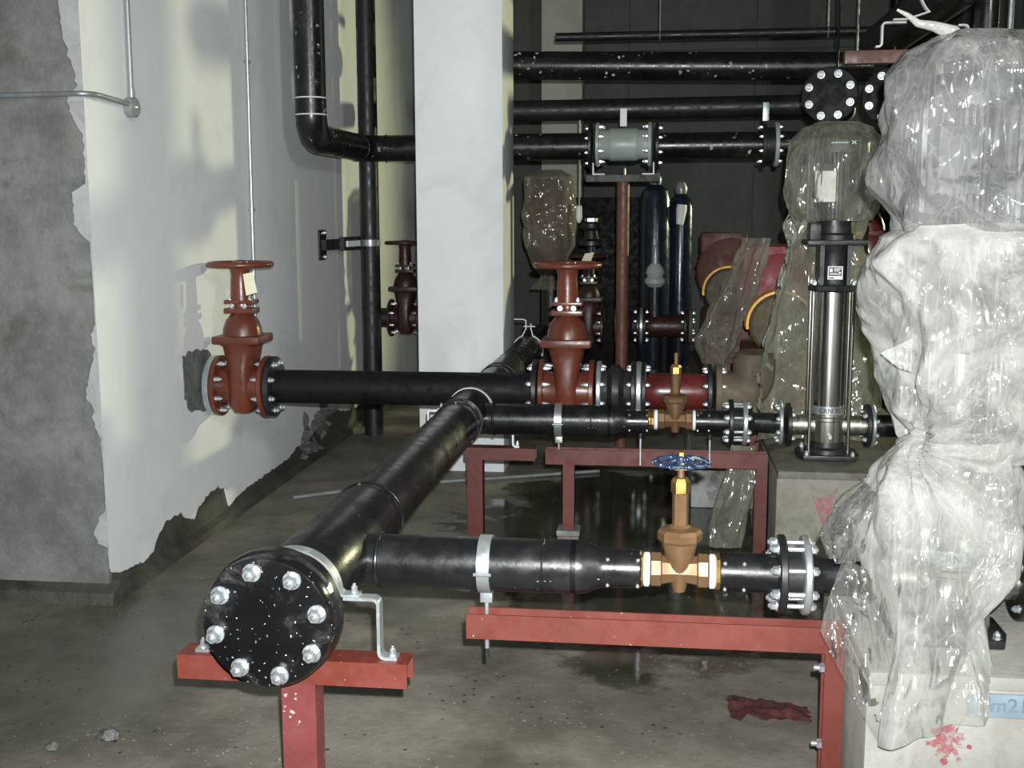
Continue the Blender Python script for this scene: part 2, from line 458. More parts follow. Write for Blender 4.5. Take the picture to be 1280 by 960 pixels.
def bend(pts, R, n=8):
    """round the inner corners of a 3D polyline with radius R"""
    pts = [V(p) for p in pts]
    out = [pts[0]]
    for i in range(1, len(pts) - 1):
        a, b, c = pts[i - 1], pts[i], pts[i + 1]
        d1 = (a - b).normalized(); d2 = (c - b).normalized()
        ang = d1.angle(d2); L = R / math.tan(ang / 2)
        p, q = b + d1 * L, b + d2 * L
        ctr = b + (d1 + d2).normalized() * (R / math.sin(ang / 2))
        e1 = p - ctr; e2 = q - ctr; tot = e1.angle(e2)
        for k in range(n + 1):
            s = k / n
            out.append(ctr + (e1 * math.sin((1 - s) * tot) + e2 * math.sin(s * tot)) / math.sin(tot))
    out.append(pts[-1])
    return out

def mesh_from(mb, name, mat, off=V((0, 0, 0)), smooth=32, bevel=0.0):
    bm = bmesh.new()
    vs = [bm.verts.new(p - off) for p in mb.v]
    for q in mb.f:
        try:
            bm.faces.new([vs[i] for i in q])
        except ValueError:
            pass
    bmesh.ops.remove_doubles(bm, verts=bm.verts, dist=2e-5)
    bmesh.ops.recalc_face_normals(bm, faces=bm.faces)
    if bevel:
        es = [e for e in bm.edges if len(e.link_faces) == 2 and e.calc_face_angle(0) > 0.6]
        bmesh.ops.bevel(bm, geom=es, offset=bevel, segments=2, profile=0.6, affect='EDGES', clamp_overlap=True)
    me = bpy.data.meshes.new(name)
    bm.to_mesh(me); bm.free()
    for p in me.polygons: p.use_smooth = True
    me.set_sharp_from_angle(angle=math.radians(smooth))
    me.materials.append(mat if not isinstance(mat, str) else M[mat])
    return me

def root_of(o):
    while o.parent: o = o.parent
    return o

def tag(o, label, cat, group=None, kind=None):
    if label: o['label'] = label
    if cat: o['category'] = cat
    if group: o['group'] = group
    if kind: o['kind'] = kind
    return o

def thing(name, loc, label, cat, group=None):
    o = bpy.data.objects.new(name, None)
    o.empty_display_size = 0.05
    o.location = loc
    C.objects.link(o)
    return tag(o, label, cat, group)

def part(name, mb, mat, parent, smooth=32, bevel=0.0, label=None, kind=None):
    """mesh given in world coordinates, child of a thing (or of a part: sub-part)"""
    off = V(root_of(parent).location)
    o = bpy.data.objects.new(name, mesh_from(mb, name, mat, off, smooth, bevel))
    C.objects.link(o)
    o.parent = parent
    if label: o['label'] = label
    if kind: o['kind'] = kind
    return o

def solo(name, mb, mat, label, cat, group=None, smooth=32, bevel=0.0, kind=None):
    xs = [p.x for p in mb.v]; ys = [p.y for p in mb.v]; zs = [p.z for p in mb.v]
    off = V(((min(xs) + max(xs)) / 2, (min(ys) + max(ys)) / 2, min(zs)))
    o = bpy.data.objects.new(name, mesh_from(mb, name, mat, off, smooth, bevel))
    o.location = off
    C.objects.link(o)
    return tag(o, label, cat, group, kind)

def struct(name, mb, mat, label, parent=None, smooth=32, bevel=0.0):
    off = V(root_of(parent).location) if parent else V((0, 0, 0))
    o = bpy.data.objects.new(name, mesh_from(mb, name, mat, off, smooth, bevel))
    C.objects.link(o)
    if parent:
        o.parent = parent
    else:
        o['kind'] = 'structure'; o['label'] = label
        o['category'] = name.split('_')[0]
    return o

BOLTS = {}
def bolt_mesh(r, h, mat, pointy=False):
    k = (round(r, 4), round(h, 4), mat, pointy)
    if k not in BOLTS:
        m = MB()
        m.lathe([(r * 1.25, 0), (r * 1.25, r * 0.22)], n=14)
        m.hexa((0, 0, r * 0.22), (0, 0, 1), r, h * 0.8)
        if pointy:
            m.lathe([(r * 0.5, h * 0.8), (r * 0.42, h * 1.05), (r * 0.15, h * 1.2)], n=10)
        else:
            m.lathe([(r * 0.5, h * 0.8), (r * 0.5, h * 1.1), (r * 0.38, h * 1.2)], n=10)
        BOLTS[k] = mesh_from(m, 'bolt', mat, smooth=25)
    return BOLTS[k]

def inst(name, me, parent, loc, axis=(0, 0, 1), spin=0.0):
    o = bpy.data.objects.new(name, me)
    C.objects.link(o)
    o.parent = parent
    q = V((0, 0, 1)).rotation_difference(V(axis).normalized())
    mtx = q.to_matrix().to_4x4() @ Matrix.Rotation(spin, 4, 'Z')
    mtx.translation = V(loc) - V(root_of(parent).location)
    o.matrix_local = mtx
    return o

def flange(name, parent, c, axis, R, t, mat, nb=8, rb=None, br=0.011, bh=0.018, both=False, bmat='zinc', a0=22.5, n=40):
    """disc centred at its back face c, thickness t along axis, bolts on the front face"""
    a = V(axis).normalized(); c = V(c)
    m = MB().lathe([(R - 0.004, 0), (R, 0.004), (R, t - 0.004), (R - 0.004, t)], c, a, n)
    f = part(name, m, mat, parent)
    rb = rb or R * 0.8
    q = V((0, 0, 1)).rotation_difference(a)
    ux = q @ V((1, 0, 0)); uy = q @ V((0, 1, 0))
    if nb:
        me = bolt_mesh(br, bh, bmat)
        for k in range(nb):
            w = math.radians(a0) + 2 * PI * k / nb
            p = c + (ux * math.cos(w) + uy * math.sin(w)) * rb
            inst('bolt', me, f, p + a * t, a)
            if both: inst('bolt', me, f, p, -a)
    return f

# ------------------------------------------------------------------ setting
fl = struct('floor', MB().box((-4.5, -2.5, -0.2), (8.5, 14.2, 0)), 'floor', 'wet stained grey-brown concrete floor with puddles')

# left wall: raw concrete core, plaster coat with ragged edges
WX, WY = -2.24, 4.40
wl = struct('wall_left', MB().box((-4.5, WY + 0.012, 0), (WX - 0.012, 13.6, 4.2)), 'concrete_wall',
            'raw grey concrete wall end with white plastered side face')
EDGE = [(2.42, .085), (2.35, .078), (2.28, .072), (2.22, .055), (2.17, .04), (2.10, .022), (2.06, .062), (2.0, .064), (1.96, .042), (1.9, .012),
        (1.8, .012), (1.72, .014), (1.685, .07), (1.56, .068), (1.52, .045), (1.49, .008), (1.36, .005), (1.16, .005), (1.12, .024), (1.05, .014), (.98, .034),
        (.90, .06), (.85, .055), (.81, .03), (.77, .04), (.70, .012), (.62, .005), (.50, .004), (.40, .004), (.36, .032), (.30, .062), (.25, .045), (.235, .004), (.13, .003)]
def ragged_strip():
    m = MB()
    pts = [(4.2, .06), (3.6, .09), (3.2, .05), (2.8, .08)] + EDGE
    L = []
    for i in range(len(pts) - 1):
        z0, w0 = pts[i]; z1, w1 = pts[i + 1]
        k = max(2, int((z0 - z1) / 0.012))
        for j in range(k):
            s = j / k; z = z0 + (z1 - z0) * s; w = w0 + (w1 - w0) * s
            if w > 0.01: w += 0.011 * noise.noise(V((z * 40, 0, 0))) + 0.006 * noise.noise(V((z * 110, 5, 0)))
            else: w += 0.004 * abs(noise.noise(V((z * 60, 3, 0))))
            L.append((max(0.002, w), z))
    for i in range(len(L) - 1):
        w0, z0 = L[i]; w1, z1 = L[i + 1]
        x0, x1 = WX - w0, WX - w1
        m.add([(WX, WY, z0), (x0, WY, z0), (x1, WY, z1), (WX, WY, z1), (x0, WY + .012, z0), (x1, WY + .012, z1)],
              [(0, 1, 2, 3), (1, 4, 5, 2)])
    return m
struct('plaster_edge', ragged_strip(), 'plaster_rough', '', wl)
BOT = [(4.40, .13), (4.467, .106), (4.59, .092), (4.70, .080), (4.816, .097), (4.864, .146), (4.951, .193), (5.0, .190), (5.10, .198), (5.284, .116),
       (5.35, .167), (5.467, .195), (5.587, .208), (5.706, .171), (5.753, .068), (5.868, .092), (6.153, .105), (6.543, .109), (6.756, .113), (6.903, .146),
       (7.157, .157), (7.3, .22), (7.45, .30), (7.7, .27), (8.1, .18), (9, .12), (10.5, .12), (13.6, .1)]
def plaster_face():
    m = MB(); L = []
    for i in range(len(BOT) - 1):
        y0, z0 = BOT[i]; y1, z1 = BOT[i + 1]
        k = max(2, int((y1 - y0) / 0.018))
        for j in range(k):
            s = j / k; y = y0 + (y1 - y0) * s; z = z0 + (z1 - z0) * s
            z += 0.016 * noise.noise(V((y * 17, 1, 0))) + 0.012 * noise.noise(V((y * 55, 2, 0)))
            L.append((y, max(0.02, z)))
    L.append((13.6, .1))
    for i in range(len(L) - 1):
        y0, z0 = L[i]; y1, z1 = L[i + 1]
        m.add([(WX, y0, z0), (WX, y1, z1), (WX, y1, 4.2), (WX, y0, 4.2), (WX - .012, y0, z0), (WX - .012, y1, z1)], [(0, 1, 2, 3), (0, 4, 5, 1)])
    return m
struct('plaster_face', plaster_face(), 'plaster', '', wl)
# bare concrete band behind the lost plaster, proud by a hair of nothing: lower wet course
struct('damp_course', MB().box((WX - .05, WY + .03, 0), (WX - .008, 13.5, .21)), 'concrete_wet', '', wl)
def ragged_patch(poly, x, proud, jit, seed):
    P = []
    n = len(poly)
    for i in range(n):
        a, b = V((poly[i][0], poly[i][1], 0)), V((poly[(i + 1) % n][0], poly[(i + 1) % n][1], 0))
        k = max(2, int((b - a).length / 0.02))
        for j in range(k):
            p = a.lerp(b, j / k)
            q = noise.noise_vector(V((p.x * 30, p.y * 30, seed)))
            P.append(p + q * jit)
    return MB().prism([(x, p.x, p.y) for p in P], (proud, 0, 0))
struct('mortar_patch', ragged_patch([(5.23, .93), (5.40, .945), (5.56, .91), (5.66, .80), (5.64, .66), (5.50, .62), (5.28, .655), (5.22, .76)], WX - .004, .009, .02, 3), 'mortar', '', wl)
def stub():
    m = MB()
    for k in range(26):
        y = 7.02 + random.random() * .55; z = .03 + random.random() * .30; s = .03 + random.random() * .05
        c = V((WX - .008, y, z))
        vs = []
        for a in range(7):
            w = 2 * PI * a / 7; rr = s * (.7 + .6 * random.random())
            vs.append(c + V((0, math.cos(w) * rr, math.sin(w) * rr)))
        vs.append(c + V((.02 + .03 * random.random(), .01, .01)))
        m.add(vs, [(a, (a + 1) % 7, 7) for a in range(7)])
    return m
struct('broken_concrete', stub(), 'mortar', '', wl)
def kerb():
    m = MB()
    m.prism([(WX + .035, WY - .03, 0), (WX + .03, WY - .03, .035), (WX - .03, WY - .03, .06), (WX - .03, WY - .03, 0)], (0, 9, 0))
    m.prism([(-4.5, WY - .045, 0), (-4.5, WY - .04, .05), (-4.5, WY + .03, .085), (-4.5, WY + .03, 0)], (4.5 + WX + .03, 0, 0))
    return m
struct('baseboard_left', kerb(), 'concrete_wet', 'dark damp concrete kerb along foot of left wall')

struct('column', MB().box((-1.47, 7.0, 0), (-.938, 7.53, 4.2)), 'column', 'white plastered square column standing in front of pipes', bevel=0.008)
struct('column_rear', MB().box((-1.31, 13.0, 0), (-.865, 13.45, 4.2)), 'back_column', 'dim off-white column against dark back wall', bevel=0.008)
wb = struct('wall_back', MB().box((-4.5, 13.6, 0), (8.5, 13.8, 4.2)), 'back_wall', 'dark grey block wall at the back of plant room')
# the large panels of the back wall
BK = mesh_from(MB().box((-.70, -.012, -.59), (.70, .012, .59)), 'panel', 'back_wall', bevel=.006)
for r in range(4):
    for c in range(6):
        inst('panel', BK, wb, (-1.075 + c * 1.41, 13.592, .42 + r * 1.19))
struct('wall_right', MB().box((8.5, -2.5, 0), (8.7, 13.8, 4.2)), 'back_wall', 'bare grey wall at far right of room')
struct('wall_front', MB().box((-4.5, -2.7, 0), (8.7, -2.5, 4.2)), 'back_wall', 'bare grey wall behind the viewpoint')
struct('ceiling', MB().box((-4.5, -2.7, 4.2), (8.7, 13.8, 4.4)), 'back_wall', 'bare concrete ceiling slab')

# ------------------------------------------------------------------ main header pipe along the floor
HX, HZ, HR = -.89, .66, .10
def main_header():
    t = thing('header_pipe', (HX, 5.5, 0), 'long thick black header pipe running back from bolted end flange', 'pipe')
    p = part('pipe', MB().rod((HX, 2.56, HZ), (HX, 8.75, HZ), HR, 40), 'black', t)
    m = MB().lathe([(HR, 0), (.112, .02), (.114, .30), (.114, .66), (.111, .70), (HR, .72)], (HX, 2.70, HZ), (0, 1, 0), 40)
    part('tee_body', m, 'black', t)
    for y, r in ((3.43, .113), (5.02, .102), (5.64, .103), (6.3, .102), (6.42, .102)):
        part('weld_ring', MB().ring((HX, y, HZ), (0, 1, 0), r, .0045), 'black_splat', t)
    m = MB().lathe([(.108, 0), (.108, .36)], (HX, 5.30 - .18, HZ), (0, 1, 0), 40)
    part('tee_body', m, 'black', t)
    return t
main_header()

def end_flange():
    t = thing('blind_flange', (HX, 2.52, HZ - .165), 'large round black blind flange with eight silver bolts facing the viewer', 'flange')
    c = V((HX, 2.482, HZ)); a = V((0, -1, 0))
    d = part('disc', MB().lathe([(.152, 0), (.157, .004), (.157, .030), (.153, .040), (.147, .042)], c + V((0, .042, 0)), a, 64), 'black_cap', t)
    g = part('gasket', MB().lathe([(.146, 0), (.146, .006)], (HX, 2.523, HZ), (0, 1, 0), 48), 'rubber', t)
    part('mating_flange', MB().lathe([(.157, 0), (.162, .005), (.162, .036), (.156, .041), (.125, .044), (.105, .075)], (HX, 2.529, HZ), (0, 1, 0), 64), 'black_splat', t)
    me = bolt_mesh(.0175, .030, 'zinc', True)
    me2 = bolt_mesh(.016, .024, 'zinc')
    for k in range(8):
        w = math.radians(103.5 + 45 * k)
        p = c + V((math.cos(w), 0, math.sin(w))) * .126
        inst('bolt', me, t, p, a, k * .7)
        inst('nut', me2, t, p + V((0, .087, 0)), (0, 1, 0))
end_flange()

def omega(r, z_ear, ear):
    """band over a pipe: ear - arch - ear, coordinates relative to the pipe axis"""
    a = math.degrees(math.asin(z_ear / r)) if abs(z_ear) < r else 0
    xx = math.sqrt(max(1e-6, r * r - z_ear * z_ear))
    return [(-xx - ear, z_ear), (-xx - .008, z_ear)] + arc((0, 0), 180 - a - 4, a + 4, r, 22) + [(xx + .008, z_ear), (xx + ear, z_ear)]
def zpath(x0, x1, z0, z1, foot):
    s = 1 if x1 > x0 else -1
    r = .014
    c = [(x0, z0), (x1 - s * r, z0)]
    c += [(x1 - s * r + s * r * math.sin(math.radians(k)), z0 - r + r * math.cos(math.radians(k))) for k in (30, 60, 90)]
    c += [(x1, z1 + r)]
    c += [(x1 + s * r - s * r * math.cos(math.radians(k)), z1 + r - r * math.sin(math.radians(k))) for k in (30, 60, 90)]
    c += [(x1 + s * foot, z1)]
    return c

def header_clamp(y, label, w, xs, zt, zb, foot, r, mat):
    t = thing('pipe_clamp', (HX, y, zb), label, 'clamp')
    o = (HX, y, HZ)
    part('strap', MB().strap(omega(r, .005, .05), .006, o, (1, 0, 0), (0, 0, 1), w), mat, t)
    me = bolt_mesh(.008, .02, 'zinc')
    for s in xs:
        x0 = s * (r + .01)
        b = part('bracket', MB().strap(zpath(x0, s * (r + .098), zt - HZ, zb - HZ, foot), .008, o, (1, 0, 0), (0, 0, 1), w), mat, t)
        inst('bolt', me, b, (HX + s * (r + .035), y, HZ + .009))
        inst('bolt', me, b, (HX + s * (r + .098 + foot * .7), y, zb + .004))
    return t
header_clamp(2.70, 'galvanised strap clamp with Z brackets behind the large blind flange', .036, (-1, 1), HZ - .003, .507, .045, .117, 'galv')
header_clamp(5.44, 'white strap clamp arched over header pipe beside the row of pipes', .035, (-1, 1), HZ - .003, .487, .03, .108, 'whitesteel')

def header_stand(y, xl, xr, ztop, zbot, px0, px1, label, cap, post):
    t = thing('pipe_support', ((px0 + px1) / 2, y, 0), label, 'support')
    h = .04; tk = .006
    m = MB().prism([(xl, y - h, zbot), (xl, y - h, ztop), (xl, y + h, ztop), (xl, y + h, zbot), (xl, y + h - tk, zbot), (xl, y + h - tk, ztop - tk), (xl, y - h + tk, ztop - tk), (xl, y - h + tk, zbot)], (xr - xl, 0, 0))
    part('beam', m, cap, t)
    m = MB().prism([(px0, y - .035, 0), (px1, y - .035, 0), (px1, y + .035, 0), (px1 - tk, y + .035, 0), (px1 - tk, y - .029, 0), (px0 + tk, y - .029, 0), (px0 + tk, y + .035, 0), (px0, y + .035, 0)], (0, 0, zbot + .01))
    part('post', m, post, t)
    part('base_plate', MB().box((px0 - .04, y - .07, 0), (px1 + .04, y + .07, .008)), 'brown_steel', t, bevel=.002)
header_stand(2.70, -1.19, -.60, .503, .44, -.922, -.835, 'red T-shaped channel support under the large blind flange', 'red_steel', 'red_pink')
header_stand(5.44, -.915, -.575, .483, .425, -.905, -.83, 'brown-red channel support under header by the second pipe row', 'brown_steel', 'brown_steel')

def hook_clamp():
    t = thing('pipe_hanger', (HX, 7.9, HZ), 'thin white pear-shaped hanger on header beside white column', 'hanger')
    o = (HX, 7.9, HZ)
    r = .106
    right = arc((0, 0), -20, 70, r, 14) + [(.028, .13), (.022, .15), (.022, .185)]
    left = arc((0, 0), 165, 110, r, 10) + [(-.022, .13), (-.012, .15), (-.012, .205), (-.03, .215), (-.15, .215)]
    part('strap', MB().strap(right, .006, o, (1, 0, 0), (0, 0, 1), .03), 'whitesteel', t)
    part('bracket', MB().strap(left, .006, o, (1, 0, 0), (0, 0, 1), .03), 'whitesteel', t)
    part('bolt', MB().rod((HX - .03, 7.9, HZ + .165), (HX + .05, 7.9, HZ + .165), .006, 10), 'zinc', t)
hook_clamp()

# ------------------------------------------------------------------ the two pump rows
def disc_dots(parent, xs, y, z, r):
    me = BOLTS.get('dot')
    if me is None:
        me = BOLTS['dot'] = mesh_from(MB().lathe([(.0055, 0), (.0055, .003), (.0035, .006), (0, .007)], n=10), 'set_screw', 'zinc')
    for x in xs:
        for s in (.72, -.72):
            inst('set_screw', me, parent, (x, y - r * math.cos(s), z + r * math.sin(s)), (0, -math.cos(s), math.sin(s)))

def branch(y, z, label):
    t = thing('branch_pipe', (-.45, y, z - .08), label, 'pipe')
    p = part('pipe', MB().rod((-.86, y, z), (-.21, y, z), .0735, 36), 'black', t)
    part('weld_ring', MB().ring((-.755, y, z), (1, 0, 0), .074, .006), 'black_splat', t)
    part('weld_ring', MB().ring((-.30, y, z), (1, 0, 0), .0735, .003), 'black_splat', t)
    part('reducer', MB().lathe([(.0735, 0), (.0735, .02), (.069, .045), (.058, .07), (.0535, .085), (.0535, .10)], (-.225, y, z), (1, 0, 0), 36), 'black', t)
    sp = part('threaded_end', MB().lathe([(.053, 0), (.053, .09), (.048, .095)], (-.13, y, z), (1, 0, 0), 32), 'black', t)
    disc_dots(sp, (-.125, -.045), y, z, .053)
    return t

def ring_clamp(x, y, z, zrod, label):
    t = thing('pipe_hanger', (x, y, zrod), label, 'hanger')
    pts = arc((0, 0), -80, 260, .0775, 40)
    b = part('band', MB().strap(pts, .005, (x, y, z), (0, 1, 0), (0, 0, 1), .034), 'galv', t)
    part('ear', MB().box((x - .017, y - .012, z - .108), (x + .017, y + .012, z - .074)), 'galv', t, bevel=.003)
    part('hinge_pin', MB().rod((x - .024, y - .082, z - .006), (x + .024, y - .082, z - .006), .005, 10), 'zinc', t)
    r = part('rod', MB().rod((x, y, zrod + .02), (x, y, z - .1), .0065, 12), 'galv', t)
    part('rod_tip', MB().rod((x, y, zrod - .008), (x, y, zrod + .02), .0058, 12), 'rubber', r)

def globe_valve(x, y, z, label, wheel):
    t = thing('brass_gate_valve', (x, y, z - .06), label, 'valve')
    m = MB().lathe([(.040, -.078), (.048, -.074), (.048, -.05), (.041, -.046), (.036, -.02), (.036, .02), (.041, .046), (.048, .05), (.048, .074), (.040, .078)], (x, y, z), (1, 0, 0), 8)
    b = part('body', m, 'bronze', t, smooth=20)
    vs = []
    m = MB()
    secs = [(.018, .024, -.055), (.024, .032, -.03), (.034, .038, .02), (.046, .040, .07), (.052, .042, .088)]
    n = 20
    for hx, hy, zz in secs:
        for k in range(n):
            w = 2 * PI * k / n
            vs.append((x + hx * math.cos(w), y + hy * math.sin(w), z + zz))
    m.add(vs, [(j * n + k, j * n + (k + 1) % n, (j + 1) * n + (k + 1) % n, (j + 1) * n + k) for j in range(len(secs) - 1) for k in range(n)]
          + [tuple(reversed(range(n))), tuple(range((len(secs) - 1) * n, len(secs) * n))])
    part('wedge_housing', m, 'bronze', t)
    part('bonnet', MB().lathe([(.056, .082), (.060, .088), (.060, .106), (.053, .116), (.03, .121), (.0215, .128), (.0215, .215), (.024, .218)], (x, y, z), (0, 0, 1), 8 if wheel else 12), 'bronze', t, smooth=25)
    part('packing_nut', MB().lathe([(.022, .212), (.026, .216), (.026, .245), (.020, .255), (.016, .258)], (x, y, z), (0, 0, 1), 6), 'brass', t, smooth=20)
    st = part('stem', MB().rod((x, y, z + .25), (x, y, z + .31), .0095, 14), 'bronze', t)
    if not wheel:
        part('stem_cap', MB().lathe([(.010, .225), (.017, .232), (.017, .25), (.009, .258)], (x, y, z), (0, 0, 1), 12), 'brass', st)
    for s in (-1, 1):
        part('thread_tape', MB().lathe([(.043, 0), (.047, .003), (.0465, .011), (.047, .014), (.043, .017)], (x + s * .0785, y, z), (s, 0, 0), 28), 'tape', t, label='white thread tape')
        part('union_nut', MB().lathe([(.044, 0), (.05, .003), (.05, .012), (.044, .014), (.050, .017), (.050, .027), (.043, .032)], (x + s * .0945, y, z), (s, 0, 0), 10), 'brass', t, smooth=20)
    if wheel:
        zc = z + .297
        w = MB()
        n = 72; mm = 10; R = .066
        vs = []
        for k in range(n):
            a = 2 * PI * k / n; RR = R + .005 * math.cos(10 * a)
            for j in range(mm):
                b_ = 2 * PI * j / mm
                q = RR + .009 * math.cos(b_)
                vs.append((x + q * math.cos(a), y + q * math.sin(a), zc + .007 * math.sin(b_)))
        w.add(vs, [(k * mm + j, ((k + 1) % n) * mm + j, ((k + 1) % n) * mm + (j + 1) % mm, k * mm + (j + 1) % mm) for k in range(n) for j in range(mm)])
        hw = part('handwheel', w, 'blue', t, label='blue scalloped handwheel')
        for k in range(5):
            a = 2 * PI * k / 5 + .3
            part('spoke', MB().tube([(x + .01 * math.cos(a), y + .01 * math.sin(a), zc + .004), (x + .035 * math.cos(a), y + .035 * math.sin(a), zc + .011), (x + .064 * math.cos(a), y + .064 * math.sin(a), zc)], [.009, .007, .008], 8), 'blue', hw)
        part('hub', MB().lathe([(.017, -.014), (.02, -.006), (.018, .014), (.01, .019)], (x, y, zc), (0, 0, 1), 12), 'blue', hw)
        part('wheel_nut', MB().hexa((x, y, zc + .018), (0, 0, 1), .011, .012), 'brass', hw)

def suction_joint(y, z, label):
    t = thing('flange_joint', (.36, y, z - .108), label, 'pipe joint')
    p = part('nipple', MB().rod((.175, y, z), (.33, y, z), .0525, 32), 'black', t)
    disc_dots(p, (.185, .235), y, z, .0525)
    f = flange('black_flange', t, (.345, y, z), (-1, 0, 0), .105, .022, 'black_matte', 8, .084, .0125, .02)
    part('spacer', MB().rod((.345, y, z), (.388, y, z), .062, 28), 'rubber', t)
    for k in range(8):
        w = math.radians(22.5 + 45 * k)
        part('stud', MB().rod((.345, y + .084 * math.cos(w), z + .084 * math.sin(w)), (.39, y + .084 * math.cos(w), z + .084 * math.sin(w)), .007, 8), 'zinc', f)
    flange('steel_flange', t, (.386, y, z), (1, 0, 0), .106, .02, 'galv', 8, .084, .0125, .016)
    part('pipe', MB().lathe([(.062, 0), (.05, .03), (.046, .04), (.046, .145)], (.404, y, z), (1, 0, 0), 28), 'black', t)
    flange('steel_flange', t, (.562, y, z), (-1, 0, 0), .100, .016, 'galv', 8, .08, .010, .013)

def text_mesh(s, size, mat, depth=.0008):
    cu = bpy.data.curves.new('text', 'FONT')
    cu.body = s; cu.size = size; cu.extrude = depth; cu.align_x = 'CENTER'; cu.align_y = 'CENTER'
    o = bpy.data.objects.new('text_tmp', cu)
    C.objects.link(o)
    dg = bpy.context.evaluated_depsgraph_get()
    me = bpy.data.meshes.new_from_object(o.evaluated_get(dg))
    bpy.data.objects.remove(o)
    bpy.data.curves.remove(cu)
    me.materials.clear()
    me.materials.append(M[mat])
    return me
FACE_CAM = Matrix.Rotation(PI / 2, 4, 'X')   # text plane turned to face -Y

def wrap_text(me, R, cz):
    """bend flat lettering (x, y) round a vertical cylinder of radius R, facing -Y"""
    for v in me.vertices:
        a = v.co.x / R; rr = R + v.co.z
        v.co = V((rr * math.sin(a), -rr * math.cos(a), v.co.y + cz))

def pump(y, z, X, label, lab='white_obj'):
    zb = .503
    t = thing('vertical_pump', (X, y, zb), label, 'pump')
    part('base_plate', MB().prism([(X - .115, y - .12, zb), (X + .115, y - .12, zb), (X + .135, y - .06, zb), (X + .135, y + .06, zb), (X + .115, y + .12, zb), (X - .115, y + .12, zb), (X - .135, y + .06, zb), (X - .135, y - .06, zb)], (0, 0, .022)), 'black_matte', t, bevel=.004)
    part('foot', MB().lathe([(.10, 0), (.098, .02), (.08, .03), (.078, .05)], (X, y, zb + .02), (0, 0, 1), 32), 'black_matte', t)
    for sx in (-1, 1):
        for sy in (-1, 1):
            inst('anchor_bolt', bolt_mesh(.010, .018, 'zinc'), t, (X + sx * .10, y + sy * .098, zb + .02))
    part('chamber', MB().lathe([(.070, 0), (.073, .01), (.075, .10), (.079, .105), (.079, .118), (.073, .122), (.073, .13)], (X, y, zb + .065), (0, 0, 1), 40), 'cast_steel', t)
    for s in (-1, 1):
        p = part('port', MB().rod((X + s * .05, y, z), (X + s * .165, y, z), .046, 28), 'cast_steel', t)
        flange('port_flange', t, (X + s * .163, y, z), (s, 0, 0), .098, .02, 'black_matte', 0)
        for k in range(4):
            w = math.radians(45 + 90 * k)
            inst('bolt', bolt_mesh(.0095, .016, 'zinc'), p, (X + s * .163, y + .078 * math.cos(w), z + .078 * math.sin(w)), (-s, 0, 0))
    part('drain_plug', MB().hexa((X, y - .07, zb + .10), (0, -1, 0), .013, .016), 'zinc', t)
    part('sleeve', MB().rod((X, y, .695), (X, y, 1.25), .069, 48), 'stainless', t)
    for sx in (-1, 1):
        for sy in (-1, 1):
            part('stay_rod', MB().rod((X + sx * .086, y + sy * .05, zb + .02), (X + sx * .086, y + sy * .05, 1.25), .0075, 14), 'stainless', t)
    lb = part('name_band', MB().lathe([(.0705, 0), (.0705, .038)], (X, y, .700), (0, 0, 1), 48), 'galv', t, label='pale maker band with dark letters')
    tm = text_mesh('CRN 30', .030, 'ink')
    wrap_text(tm, .0712, 0)
    o = bpy.data.objects.new('lettering', tm); C.objects.link(o); o.parent = lb
    o.location = V((X, y, .719)) - V(t.location)
    part('head_flange', MB().lathe([(.096, 0), (.104, .006), (.104, .026), (.096, .032)], (X, y, 1.25), (0, 0, 1), 8), 'black_matte', t, smooth=20)
    for sx in (-1, 1):
        for sy in (-1, 1):
            inst('nut', bolt_mesh(.0115, .02, 'zinc'), t, (X + sx * .084, y + sy * .05, 1.28))
    m = MB().lathe([(.07, 0), (.066, .01), (.066, .165), (.075, .18)], (X, y, 1.28), (0, 0, 1), 36)
    for sx in (-1, 1):
        m.box((X + sx * .058 - .009, y - .075, 1.28), (X + sx * .058 + .009, y + .075, 1.455))
    st = part('stool', m, 'black_matte', t)
    np_ = part('nameplate', MB().box((X - .032, y - .0705, 1.305), (X + .032, y - .066, 1.362)), lab, st, label='small nameplate')
    part('motor_flange', MB().box((X - .128, y - .125, 1.455), (X + .128, y + .125, 1.477)), 'black_matte', t, bevel=.006)
    part('motor_collar', MB().lathe([(.09, 0), (.088, .02), (.078, .03), (.076, .085), (.10, .11)], (X, y, 1.477), (0, 0, 1), 36), 'black_matte', t)
    part('terminal_base', MB().box((X - .118, y - .11, 1.477), (X - .07, y - .01, 1.55)), 'black_matte', t, bevel=.006)
    # finned motor body
    n = 96; m = MB(); prof = []
    vs = []
    for zz in (1.57, 1.86):
        for k in range(n):
            r = .128 if (k // 2) % 2 else .112
            w = 2 * PI * k / n
            vs.append((X + r * math.cos(w), y + r * math.sin(w), zz))
    m.add(vs, [(k, (k + 1) % n, n + (k + 1) % n, n + k) for k in range(n)] + [tuple(reversed(range(n))), tuple(range(n, 2 * n))])
    part('motor_body', m, 'motor_grey', t, smooth=20)
    part('fan_cover', MB().lathe([(.135, 0), (.137, .05), (.125, .075), (.06, .085), (.02, .086)], (X, y, 1.85), (0, 0, 1), 40), 'motor_grey', t)
    tb = part('terminal_box', MB().box((X - .115, y - .165, 1.66), (X - .02, y - .10, 1.80)), 'motor_grey', t, bevel=.006)
    part('terminal_label', MB().box((X - .112, y - .168, 1.64), (X - .025, y - .164, 1.77)), lab, tb, label='paper label')
    return t

